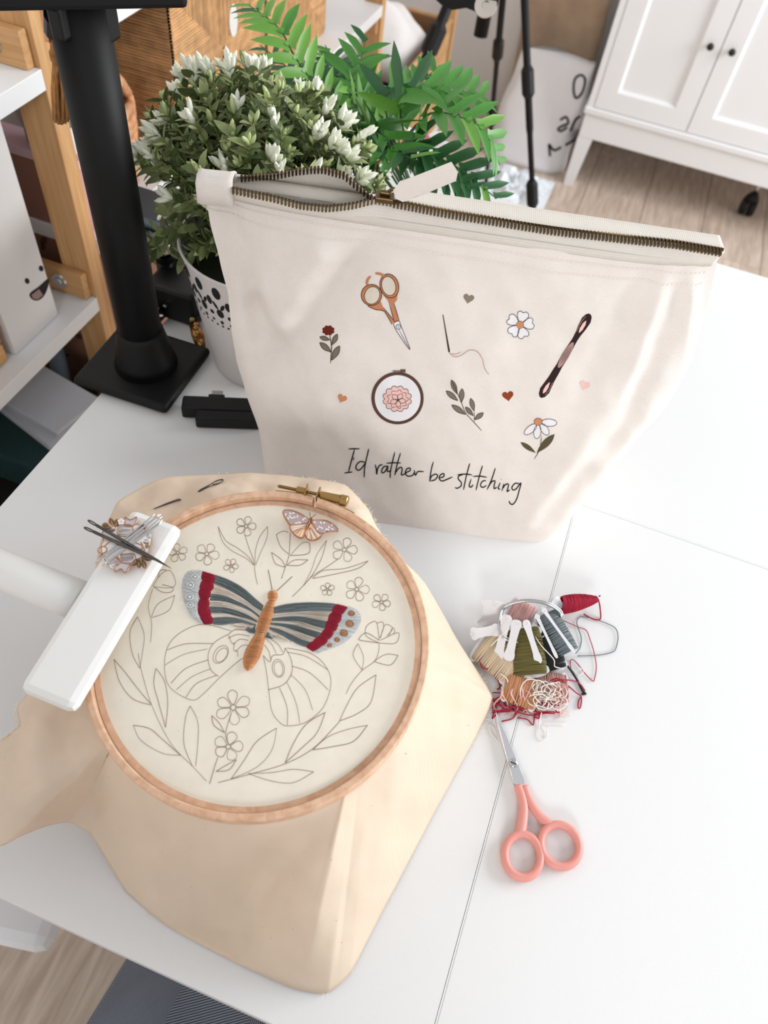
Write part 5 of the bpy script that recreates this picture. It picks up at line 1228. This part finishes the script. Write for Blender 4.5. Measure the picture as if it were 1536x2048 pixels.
# ================================================================== black post with clamp base and overhead bar
PCx, PCy = -.3385, .4315
post = thing('camera_post', 'black metal desk post with square base and overhead arm', 'post', (PCx, PCy, 0))
bpx = MB(); Mz = Matrix.Translation((PCx - .003, PCy - .002, 0)) @ Matrix.Rotation(math.radians(2), 4, 'Z'); bpx.box((-.046, -.043, .0008), (.046, .046, .010), Mz)
bpo = bpx.build('base_plate', m_black, post); b = bpo.modifiers.new('bevel', 'BEVEL'); b.width = .009; b.segments = 3
MB().lathe([(.028, .0102), (.026, .02), (.0205, .045), (.0195, .05)], (PCx, PCy, 0), 32).build('base_collar', m_black, post, smooth=True)
MB().tube([(PCx, PCy, .046), (PCx, PCy, .33)], .0185, 36).build('pole', m_black, post, smooth=True)
ba = PP(380, -2, (0, 0, .315), (0, 0, 1)); bb_ = PP(-40, 4, (0, 0, .315), (0, 0, 1)); bd = (ba - bb_).normalized(); bs = Vector((-bd.y, bd.x, 0))
def armbox(l0, l1, w0, w1, z0, z1):
    c = bb_; Mx = Matrix(((bd.x, bs.x, 0, c.x), (bd.y, bs.y, 0, c.y), (0, 0, 1, 0), (0, 0, 0, 1))); return MB().box((l0, w0, z0), (l1, w1, z1), Mx)
AL_ = (ba - bb_).length
armbox(-.25, AL_, .009, .050, .306, .318).build('overhead_arm', m_black, post, bevel=.003)
MB().tube([PZ(108, 30, .298), PZ(108, 62, .284)], .006, 12).build('clamp_knob', m_blackm, post)
q0 = PZ(206, 36, .292); MB().box((q0.x - .006, q0.y - .007, q0.z - .012), (q0.x + .007, q0.y + .007, q0.z + .012)).build('clamp_knob', m_blackm, post, bevel=.002)
q0 = PZ(122, 42, .296); MB().box((q0.x - .005, q0.y - .006, q0.z - .009), (q0.x + .005, q0.y + .006, q0.z + .009)).build('clamp_knob', m_blackm, post, bevel=.002)
m = MB(); a, b2 = PZ(112, 12, .303), PZ(182, 8, .303); m.tube([a, a.lerp(b2, .3)], .0028, 12)
for i in range(20): p = a.lerp(b2, .3 + .7 * i / 20); m.tube([p, p.lerp(b2, .02), p.lerp(b2, .04)], [.0012, .0019, .0012], 8, caps=False)
m.build('spring_bolt', m_steel, post, smooth=True)
# copper zip charm and tan tassel hanging from the arm
zc = thing('zip_charm', 'copper zip strip hanging from the overhead arm', 'charm', PZ(95, 85, .27))
mzc = M('copper', (214, 160, 118), .35, .8)
for i in range(14):
    p = PZ(84 + i * 1.0, 8 + i * 5.6, .300 - i * .0022); MB().box((p.x - .0016, p.y - .0016, p.z - .0007), (p.x + .0016, p.y + .0016, p.z + .0007)).build('tooth', mzc, zc)
MB().tube([PZ(102, 6, .302), PZ(104, 20, .298), PZ(104, 34, .292)], .0016, 8).build('stem', mzc, zc)
ts = thing('tassel', 'tan cord tassel hanging beside the black pole', 'tassel', PZ(128, 245, .20))
m_tas = M('tan cord', (178, 126, 74), .85, var=.2, vscale=200)
A = PZ(107, 60, .278); B = PZ(114, 120, .255)
MB().tube([PZ(100, 30, .298), PZ(104, 48, .286), A, A.lerp(B, .5), B], [.0015, .003, .0036, .0034, .004], 10).build('head', m_tas, ts, smooth=True)
MB().tube([A.lerp(B, .75), A.lerp(B, .95)], .0046, 10).build('binding', m_tas, ts, smooth=True)
for k in range(26):
    q = 2 * math.pi * k / 13; r = (.35 + .65 * (k % 2)); e = PZ(122 + 15 * r * math.cos(q), 238 + 10 * math.sin(q), .206 + .004 * math.sin(q * 3))
    MB().tube([B + Vector((.002 * math.cos(q), .002 * math.sin(q), 0)), B.lerp(e, .5) + Vector((.002 * math.cos(q), .002 * math.sin(q), 0)), e], [.0011, .0013, .0011], 5).build('cord', m_tas, ts, smooth=True)

# ================================================================== black gadgets behind the post
usb = thing('usb_adapter', 'black usb plug adapter lying in front of the white pot', 'adapter', PZ(430, 825, 0))
a = PZ(364, 808, .010); ud = PZ(470, 812, .010) - a; Mu = Matrix.Translation((a.x, a.y, 0)) @ Matrix.Rotation(math.atan2(ud.y, ud.x), 4, 'Z')
MB().box((0, -.008, .0005), (.062, .0085, .013), Mu).build('body', m_blackm, usb, bevel=.002)
MB().box((.013, -.0195, .0005), (.070, -.0082, .013), Mu).build('body', m_blackm, usb, bevel=.002)
MB().box((.022, .0087, .002), (.036, .0125, .011), Mu).build('plug_collar', m_blackm, usb)
MB().box((.024, .0127, .003), (.034, .019, .0095), Mu).build('usb_plug', m_steel, usb, bevel=.0005)
gc = thing('phone_clamp', 'black phone clamp with round silver ball joint behind the post', 'clamp', (-.352, .56, 0))
g0 = PZ(328, 505, .05)
MB().tube([g0 + Vector((0, .006, -.0455)), g0 + Vector((0, .006, .0)), g0], .0125, 20).build('stem', m_blackm, gc, smooth=True)
MB().lathe([(.0128, 0), (.0135, .004), (.011, .010)], g0, 24, (.25, -.5, .85), caps=False).build('socket', m_blackm, gc, smooth=True)
m = MB(); m.ball(g0 + Vector((.25, -.5, .85)) * .006, .0095, 20, 12); m.build('ball_joint', M('chrome', (225, 220, 212), .08, 1), gc, smooth=True)
q = PZ(350, 590, .02); MB().box((q.x - .022, q.y - .016, .001), (q.x + .030, q.y + .022, .038)).build('jaw', m_blackm, gc, bevel=.004)
q = PZ(312, 610, .01); MB().box((q.x - .016, q.y - .016, .001), (q.x + .012, q.y + .010, .020)).build('jaw', m_blackm, gc, bevel=.003)
for xx, yy in ((314, 618), (330, 612), (322, 632)):
    MB().lathe([(.0022, 0), (.0022, .001), (.0001, .0014)], PZ(xx, yy, .0205), 10).build('screw', m_steel, gc)
q = PZ(375, 540, .03); MB().tube([q + Vector((-.01, .0, -.012)), q + Vector((.004, .004, .004)), q + Vector((.016, .002, -.004))], [.005, .008, .006], 10).build('wing_knob', m_blackm, gc, smooth=True)
bx = thing('battery_box', 'black box with a dark blue button on the desk behind the pole', 'box', (-.37, .66, 0))
q = PZ(300, 452, .03); MB().box((q.x - .05, q.y - .02, .0005), (q.x + .035, q.y + .055, .034)).build('case', M('charcoal plastic', (34, 38, 44), .45), bx, bevel=.003)
q2 = PZ(302, 450, .036); MB().box((q2.x - .014, q2.y - .006, .0342), (q2.x + .014, q2.y + .006, .039)).build('button', M('dark blue plastic', (44, 66, 82), .3), bx, bevel=.002)
gd = thing('hair_clip', 'gold ornate hair clip leaning by the white pot', 'clip', PZ(395, 700, 0))
m = MB(); A = PZ(388, 645, .012); B = PZ(404, 702, .004)
MB().tube([A, A.lerp(B, .5) + Vector((0, 0, .002)), B], [.005, .006, .004], 8, flat=.6).build('clip_bar', M('old gold', (150, 100, 44), .3, .9), gd, smooth=True)
for k in range(7):
    p = A.lerp(B, (k + .5) / 7) + Vector((random.uniform(-.003, .003), 0, .005)); MB().ball(p, .0026, 8, 6).build('bead', m_gold, gd, smooth=True)
MB().tube([A + Vector((-.004, .004, .001)), A + Vector((0, .014, .004))], .003, 8).build('spring', m_blackm, gd)

# ================================================================== potted plants
m_pot = M('white pierced metal', (216, 211, 208), .5)
POT = Vector((-.252, .500, 0)); PH, PR0, PR1 = .125, .049, .068
pot = thing('plant_pot', 'white metal pot with pierced lace rim behind the pouch', 'pot', POT)
def pr_(z): return PR0 + (PR1 - PR0) * z / PH
MB().lathe([(.0001, .0008), (PR0, .0008), (pr_(.072), .072), (pr_(.0735), .0735), (PR1, PH), (PR1 - .0015, PH), (pr_(.072) - .0016, .072), (PR0 - .0015, .003)], POT, 64, caps=False).build('pot_wall', m_pot, pot, smooth=False)
MB().tube([POT + Vector((PR1 * math.cos(q), PR1 * math.sin(q), PH)) for q in [2 * math.pi * i / 64 for i in range(64)]], .0012, 8, closed=True).build('rim', m_pot, pot, smooth=True)
def hole(ang, z, ra, rz, rot=0):  # flat dark disc painting the shade of a pierced opening
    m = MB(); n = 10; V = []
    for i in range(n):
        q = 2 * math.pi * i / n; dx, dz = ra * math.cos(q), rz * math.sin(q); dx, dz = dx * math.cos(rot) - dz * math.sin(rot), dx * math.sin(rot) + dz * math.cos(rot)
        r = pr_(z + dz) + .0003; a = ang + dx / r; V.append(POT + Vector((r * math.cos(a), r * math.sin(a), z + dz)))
    m.add(V, [tuple(range(n))]); return m.build('lace_hole_shade', m_dark, pot)
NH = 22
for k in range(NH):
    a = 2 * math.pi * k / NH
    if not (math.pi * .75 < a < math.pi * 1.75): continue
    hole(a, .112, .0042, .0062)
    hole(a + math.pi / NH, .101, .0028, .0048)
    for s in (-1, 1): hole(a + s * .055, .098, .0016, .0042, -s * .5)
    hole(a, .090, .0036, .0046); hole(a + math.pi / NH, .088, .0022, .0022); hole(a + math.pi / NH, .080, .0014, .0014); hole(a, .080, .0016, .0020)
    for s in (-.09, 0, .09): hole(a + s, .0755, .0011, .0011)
m_soil = M('dark moss', (42, 44, 28), .95)
MB().lathe([(.0001, .112), (PR1 - .004, .108)], POT, 32, caps=False).build('moss', m_soil, pot)

m_gl = M('sage leaf', (152, 164, 112), .5, var=.25, vscale=120); m_gd = M('deep sage leaf', (104, 120, 76), .5, var=.2, vscale=120); m_bud = M('white bud', (240, 242, 224), .5, var=.04, vscale=200); m_bg = M('pale green bud', (196, 208, 150), .5); m_stem = M('green stem', (116, 142, 66), .5)
def leaf_mesh(name, mat, wide, cup=.12, pts_=5):
    m = MB(); K = pts_
    for i in range(K + 1):
        t = i / K; hw = wide * .5 * math.sin(math.pi * min(.98, t ** .8 * .93 + .05)); z = .18 * t - .22 * t * t
        m.v += [Vector((-hw, t, z + cup * hw)), Vector((0, t, z)), Vector((hw, t, z + cup * hw))]
    m.f = [(3 * i + j, 3 * i + j + 1, 3 * i + 4 + j, 3 * i + 3 + j) for i in range(K) for j in range(2)]
    me = bpy.data.meshes.new(name); me.from_pydata([tuple(v) for v in m.v], [], m.f); me.materials.append(mat)
    me.polygons.foreach_set('use_smooth', [True] * len(me.polygons)); return me, m
def bud_mesh(name, mat):
    m = MB(); m.lathe([(.0001, 0), (.09, .12), (.155, .5), (.125, .78), (.0001, 1)], (0, 0, 0), 7, (0, 1, 0), caps=False)
    me = bpy.data.meshes.new(name); me.from_pydata([tuple(v) for v in m.v], [], m.f); me.materials.append(mat); me.polygons.foreach_set('use_smooth', [True] * len(me.polygons)); return me, m
LG, LD, BW, BG = leaf_mesh('leaf', m_gl, .5), leaf_mesh('leaf', m_gd, .5), bud_mesh('bud', m_bud), bud_mesh('bud', m_bg)
def frame(p, d, up, s, roll=0):
    y = Vector(d).normalized(); x = y.cross(Vector(up))
    if x.length < 1e-4: x = y.orthogonal()
    x.normalize(); z = x.cross(y)
    Mt = Matrix(((x.x, y.x, z.x, p.x), (x.y, y.y, z.y, p.y), (x.z, y.z, z.z, p.z), (0, 0, 0, 1)))
    return Mt @ Matrix.Rotation(roll, 4, 'Y') @ Matrix.Scale(s, 4)
shrub = thing('leafy_plant', 'bushy artificial sage-green plant with white bud tips in the lace pot', 'plant', POT + Vector((0, 0, .108)))
rs = random.Random(11); items = []; stems = MB()
ctr = POT + Vector((-.008, .018, .138))
CAMD = (CAMP - ctr).normalized()
NSTEM = 170
for k in range(NSTEM):
    # directions over a dome, wider than tall
    u = (k + .5) / NSTEM; el = math.asin(min(1, .0 + 1.0 * (1 - u) ** .8)) - .28 * (u > .8); az = k * 2.39996 + rs.uniform(-.2, .2)
    d = Vector((math.cos(az) * math.cos(el) * 1.0, math.sin(az) * math.cos(el), math.sin(el)))
    rad = .088 + .022 * rs.random()
    if d.y < -.2 and d.x > -.35 and el < .6: rad *= .72      # pressed back by the pouch
    if d.y > .3: rad *= .95
    tip = ctr + Vector((d.x * rad * .98, d.y * rad * .80, d.z * rad * .94 + .006 - (.05 * max(0, -d.x - .2) * max(0, .5 - el))))
    base = POT + Vector((d.x * .025, d.y * .025, .106)); mid = base.lerp(tip, .5) + Vector((0, 0, .018))
    pth = cr([base, mid, tip], 6)
    stems.tube(pth[3:], .0008, 5)
    n = len(pth)
    white = rs.random() < (.46 if el > .25 else .2)
    for i in range(4, n):
        t = (pth[min(i + 1, n - 1)] - pth[i - 1]).normalized(); a = t.orthogonal().normalized(); b3 = t.cross(a); ph = rs.random() * 6.28
        for s in range(3):
            q = ph + s * 2.09; sd = (a * math.cos(q) + b3 * math.sin(q)); dd = (t * .65 + sd).normalized()
            size = rs.uniform(.0105, .017); items.append(('g' if rs.random() < .62 else 'd', pth[i], dd, t, size))
    # bud cluster at the tip
    tt = (tip - pth[-3]).normalized()
    for s in range(9 if white else 5):
        a = tt.orthogonal(); q = rs.random() * 6.28; sd = (a.normalized() * math.cos(q) + tt.cross(a).normalized() * math.sin(q)); sp = rs.uniform(.1, .75)
        items.append((('w' if white else ('b' if rs.random() < .5 else 'g')), tip + tt * rs.uniform(-.004, .003), (tt + sd * sp).normalized(), sd, rs.uniform(.010, .0165) if white else rs.uniform(.008, .012)))
        if white and s == 0: items.append(('b', tip - tt * .006, (tt + sd).normalized(), sd, .010))
stems.build('stems', m_stem, shrub, smooth=True)
score = sorted(range(len(items)), key=lambda i: -(items[i][1] - ctr).dot(CAMD) - .04 * (items[i][0] in 'wb'))
sel = set(score[:300]); rest = {}
src = {'g': LG, 'd': LD, 'w': BW, 'b': BG}
for i, (kd, p, d, up, s) in enumerate(items):
    Mt = frame(p, d, up, s)
    if i in sel:
        o = obj('bud' if kd in 'wb' else 'leaf', src[kd][0]); attach(o, shrub, Mt)
    else:
        mb_ = rest.setdefault(kd, MB()); mb_.add([Mt @ v for v in src[kd][1].v], src[kd][1].f)
for kd, mb_ in rest.items(): stuff(mb_.build('inner_buds' if kd in 'wb' else 'inner_leaves', src[kd][0].materials[0], shrub, smooth=True))

# fern in a second pot behind the pouch
FP = Vector((-.135, .640, 0))
fpot = thing('plant_pot', 'plain white pot hidden behind the pouch, holding the fern', 'pot', FP)
MB().lathe([(.0001, .0008), (.045, .0008), (.055, .085), (.053, .085), (.044, .004)], FP, 40, caps=False).build('pot_wall', m_pot, fpot, smooth=False)
MB().lathe([(.0001, .078), (.052, .076)], FP, 32, caps=False).build('moss', m_soil, fpot)
fern = thing('fern', 'green artificial fern with arching fronds behind the canvas pouch', 'fern', FP + Vector((0, 0, .078)))
m_f1 = M('fern green', (74, 138, 52), .42, var=.18, vscale=60); m_f2 = M('deep fern green', (44, 98, 52), .45, var=.15, vscale=60); m_f3 = M('light fern green', (104, 158, 62), .42, var=.15, vscale=60); m_rach = M('fern rib', (44, 92, 40), .5)
def resample_even(P, step):
    out = [P[0]]; acc = 0
    for a, b_ in zip(P, P[1:]):
        d = (b_ - a).length; x = step - acc
        while x <= d: out.append(a.lerp(b_, x / d)); x += step
        acc = (acc + d) % step
    return out
def leaflet(mat):
    m = MB(); K = 7
    for i in range(K + 1):
        t = i / K; hw = .125 * min(1, (1 - t) * 2.4) ** .75 * (.8 + .2 * math.sin(math.pi * t)) + (.05 if i == 0 else 0) + .002; z = -.12 * t * t; xo = .12 * t * t
        m.v += [Vector((xo - hw, t, z + .35 * hw)), Vector((xo, t, z)), Vector((xo + hw, t, z + .35 * hw))]
    m.f = [(3 * i + j, 3 * i + j + 1, 3 * i + 4 + j, 3 * i + 3 + j) for i in range(K) for j in range(2)]
    me = bpy.data.meshes.new('leaflet'); me.from_pydata([tuple(v) for v in m.v], [], m.f); me.materials.append(mat); me.polygons.foreach_set('use_smooth', [True] * len(me.polygons)); return me
FL = [leaflet(m_f1), leaflet(m_f2), leaflet(m_f3)]
base = FP + Vector((0, 0, .076))
FR = [  # tip, mid (pixels on depth planes), leaflet length, mesh
    ((500, 12, .66), (560, 60, .64), (625, 165, .63), .030, 2), ((735, 70, .70), (722, 120, .68), (715, 190, .66), .032, 0), ((650, 90, .72), (672, 130, .70), (690, 200, .67), .030, 1),
    ((972, 190, .66), (905, 185, .64), (800, 210, .62), .040, 0), ((1000, 330, .62), (955, 250, .61), (840, 250, .61), .034, 0), ((990, 395, .60), (905, 330, .60), (800, 300, .60), .034, 1),
    ((520, 90, .69), (580, 140, .67), (650, 210, .64), .030, 1), ((830, 320, .56), (790, 300, .575), (760, 270, .59), .034, 0), ((700, 345, .555), (715, 305, .565), (735, 265, .585), .034, 1), ((880, 130, .70), (830, 175, .67), (770, 215, .64), .034, 0), ((940, 380, .585), (870, 350, .585), (800, 310, .59), .030, 1), ((690, 170, .60), (705, 205, .605), (725, 240, .61), .028, 2), ((790, 180, .72), (770, 200, .69), (752, 225, .66), .034, 1)]
for tip, mid, low, ll, mi in FR:
    P = [base + Vector((0, 0, 0)), PY(*low), PY(*mid), PY(*tip)]
    pth = cr(P, 8); K = len(pth); r0 = 6
    fo_ = MB().tube(pth, [.0013 * (1 - .7 * i / (K - 1)) for i in range(K)], 5).build('frond', m_rach, fern, smooth=True)
    ptsr = resample_even(pth[r0:], .0118); n = len(ptsr)
    for i in range(1, n):
        t = (ptsr[min(i + 1, n - 1)] - ptsr[i - 1]).normalized(); nrm = Vector((0, -.25, 1)) ; nrm = (nrm - t * t.dot(nrm)).normalized(); sd = t.cross(nrm)
        s = i / n; L_ = ll * 1.15 * (math.sin(math.pi * (.26 + .64 * s)) ** .8) * rs.uniform(.9, 1.08)
        for sg_ in (-1, 1):
            if i == n - 1 and sg_ == 1: continue
            d = (sd * sg_ + t * (.55 + .5 * s) + nrm * .18).normalized()
            Mt = frame(ptsr[i], d, nrm, L_)
            if sg_ < 0: Mt = Mt @ Matrix.Scale(-1, 4, (1, 0, 0))
            o = obj('leaflet', FL[mi if rs.random() < .75 else rs.choice((0, 1, 2))]); attach(o, fo_, Mt)
# pink-and-white blossom half hidden by the fern
bfz = thing('paper_flower', 'pink and white flower half hidden behind the fern', 'flower', PY(850, 300, .74))
cB = PY(850, 292, .74); m_pf = M('pink petal', (236, 120, 128), .6); m_wf = M('white petal', (244, 240, 240), .6)
MB().tube([(cB.x, cB.y, .0005), cB], .002, 6).build('stem', m_stem, bfz)
for k in range(14):
    q = 2.4 * k; r = .5 + .5 * (k % 3) / 2; d = Vector((math.cos(q), math.sin(q) * .8, .5 - .3 * r)); me_ = None
    m = MB(); Mt = frame(cB, d, (0, 0, 1), .018 if k < 8 else .030); m.add([Mt @ v for v in LG[1].v], LG[1].f); m.build('petal', m_pf if k < 8 else m_wf, bfz, smooth=True)

# ================================================================== tripod behind the desk
tri = thing('tripod', 'black tripod with slim legs standing between desk and cupboard', 'tripod', (-.33, 1.6, FLOOR))
ap = PY(1036, -330, 1.62)
def tleg(px0, px1, foot, clips, r=.0075):
    f_ = Vector(foot); m = MB(); m.tube([ap, ap.lerp(f_, .45), ap.lerp(f_, .46), f_ + Vector((0, 0, .012))], [r, r, r * .8, r * .75], 12)
    o = m.build('leg', m_black, tri, smooth=True)
    for c_ in clips:
        p = ap.lerp(f_, c_); dd = (f_ - ap).normalized(); MB().tube([p - dd * .028, p - dd * .02, p + dd * .02, p + dd * .028], [r * 1.1, r * 1.7, r * 1.7, r * 1.1], 12).build('leg_lock', m_blackm, o)
    MB().lathe([(.014, 0), (.014, .008), (.008, .02)], f_ + Vector((0, 0, .0002)), 12).build('rubber_foot', m_blackm, o)
tleg(0, 0, PZ(1078, 730, FLOOR), (.365, .58)); tleg(0, 0, PZ(966, 420, FLOOR), (.62, .42)); tleg(0, 0, Vector((-.535, 1.22, FLOOR)), (.3,), .010)
MB().tube([ap + Vector((0, 0, -.30)), ap + Vector((0, 0, .12))], .014, 14).build('centre_column', m_black, tri, smooth=True)
MB().lathe([(.03, -.03), (.036, 0), (.03, .03)], ap, 18).build('shoulder', m_blackm, tri, smooth=True)
hb = PY(925, 0, 1.05)
m = MB(); mp_ = lambda w_: (lambda x, y: PY(x, y, w_)); slab(m, mp_(1.03), mp_(1.07), [(862, -40), (865, -6), (885, 12), (905, 17), (932, 16), (948, 22), (962, 31), (978, 33), (990, 24), (996, 8), (1000, -40)])
hub = m.build('hub_bracket', m_blackm, tri, bevel=.004)
MB().lathe([(.0135, 0), (.0135, .003), (.005, .0032), (.0045, .0015), (.0001, .0015)], PY(972, 12, 1.029), 24, (-.05, -.8, .6)).build('hub_washer', M('nickel', (214, 206, 196), .3, .7), hub, smooth=False)
p0, p1 = PY(935, -30, 1.06), ap + Vector((0, 0, -.05)); MB().tube([p0, p0.lerp(p1, .5), p1], .010, 10).build('hub_strut', m_black, tri, smooth=True)

# ================================================================== bags on the floor by the wall
def sack(name, label, cat, c, w_, d, h, mat, seed, tilt=(0, 0), top=.75, sag=.02):
    m = MB(); NA, NZ = 40, 18; m.uv = []
    for j in range(NZ + 1):
        v = j / NZ; sx = w_ / 2 * (1 - (1 - top) * v ** 2); sy = d / 2 * (1 - .75 * v ** 1.6)
        for i in range(NA):
            q = 2 * math.pi * i / NA; ex = 2 / 3.2
            cx_, sy_ = math.copysign(abs(math.cos(q)) ** ex, math.cos(q)), math.copysign(abs(math.sin(q)) ** ex, math.sin(q))
            nz = 1 + .10 * noise.noise((math.cos(q) * 1.7 + seed, math.sin(q) * 1.7, v * 3)) * min(1, v * 6)
            p = Vector((c[0] + cx_ * sx * nz + tilt[0] * v, c[1] + sy_ * sy * nz + tilt[1] * v, c[2] + h * v + sag * noise.noise((math.cos(q) * 1.3, math.sin(q) * 1.3, seed)) * v)); m.v.append(p); m.uv.append((q * .1, p.z))
    m.f = [(j * NA + i, j * NA + (i + 1) % NA, (j + 1) * NA + (i + 1) % NA, (j + 1) * NA + i) for j in range(NZ) for i in range(NA)] + [tuple(range(NA))[::-1], tuple(NZ * NA + i for i in range(NA))]
    return m, name, label, cat, mat
sk1 = sack('white_bag', '', '', (-.285, 2.50, FLOOR + .001), .27, .16, .30, None, 2.2, (.02, .04), .8)
wbag = thing('white_bag', 'white cloth bag with black lettering leaning beside the cupboard', 'bag', (-.285, 2.53, FLOOR))
sk1[0].build('body', M('white cloth bag', (240, 240, 242), .8, var=.03, vscale=12), wbag, smooth=True)
SB = BVHTree.FromPolygons(sk1[0].v, sk1[0].f)
def smap(x, y):
    h, n, i, t = SB.ray_cast(CAMP, ray(x, y).normalized())
    if h is None: h = PY(x, y, 2.44); n = Vector((0, -1, 0))
    if n.dot(ray(x, y)) > 0: n = -n
    return h + n * .002
for pl_ in ([(1150, 158), (1162, 150), (1170, 160), (1164, 185), (1152, 196), (1147, 180), (1150, 158)], [(1120, 240), (1132, 234), (1136, 246), (1124, 252), (1116, 258), (1122, 262), (1134, 254)], [(1098, 288), (1108, 300), (1122, 294)], [(1098, 288), (1100, 312)], [(1140, 262), (1150, 240), (1160, 232)], [(1130, 290), (1146, 280), (1158, 262)]):
    m = MB(); c_ = pl_[0] == pl_[-1]; ribbon(m, smap, pl_[:-1] if c_ else pl_, 4.5, c_, taper=False); m.build('printed_letter', i_dark, wbag)
sk2 = sack('paper_sack', '', '', (-.30, 2.715, FLOOR + .001), .25, .13, .62, None, 5.1, (.0, .0), .98)
tag(sk2[0].build('paper_sack', M('brown paper', (176, 152, 128), .85, var=.15, vscale=14, bump=.3, bscale=40), None, smooth=True), 'brown paper sack standing behind the white bag', 'sack')
pbg = MB(); n = 22
c0 = PZ(1010, 375, FLOOR)
for i in range(n + 1):
    for j in range(n + 1):
        u, v = i / n - .5, j / n - .5; r = min(1, 2.1 * max(abs(u), abs(v))); pbg.v.append(Vector((c0.x + u * .28, c0.y + v * .22, FLOOR + .003 + .05 * (1 - r ** 3) * (.6 + .8 * noise.noise((u * 7, v * 7, 2)) + .5 * noise.noise((u * 17, v * 17, 4))) * (1 if r < 1 else 0))))
for v_ in pbg.v: v_.z = max(v_.z, FLOOR + .003)
pbg.f = [(i * (n + 1) + j, (i + 1) * (n + 1) + j, (i + 1) * (n + 1) + j + 1, i * (n + 1) + j + 1) for i in range(n) for j in range(n)]
tag(pbg.build('plastic_bag', M('thin white plastic', (228, 234, 240), .25), None, solid=.001), 'crumpled white plastic bag on the floor behind the desk', 'bag')
# chair castor by the cupboard
cs_ = thing('castor_wheel', 'dark castor wheel with chrome stem under the cupboard', 'castor', PZ(1492, 425, FLOOR))
cw = PZ(1492, 420, FLOOR); cw = Vector((cw.x - .005, cw.y - .03, FLOOR))
for s in (-1, 1): MB().lathe([(.006, -.009), (.024, -.009), (.027, -.005), (.027, .005), (.024, .009), (.006, .009)], cw + Vector((s * .013, 0, .0275)), 24, (1, 0, 0)).build('wheel', m_blackm, cs_, smooth=False)
MB().lathe([(.018, 0), (.022, .012), (.010, .03)], cw + Vector((0, 0, .045)), 18).build('hood', m_blackm, cs_, smooth=True)
MB().tube([cw + Vector((0, 0, .07)), cw + Vector((0, 0, .11))], .006, 12).build('stem', m_steel, cs_, smooth=True)
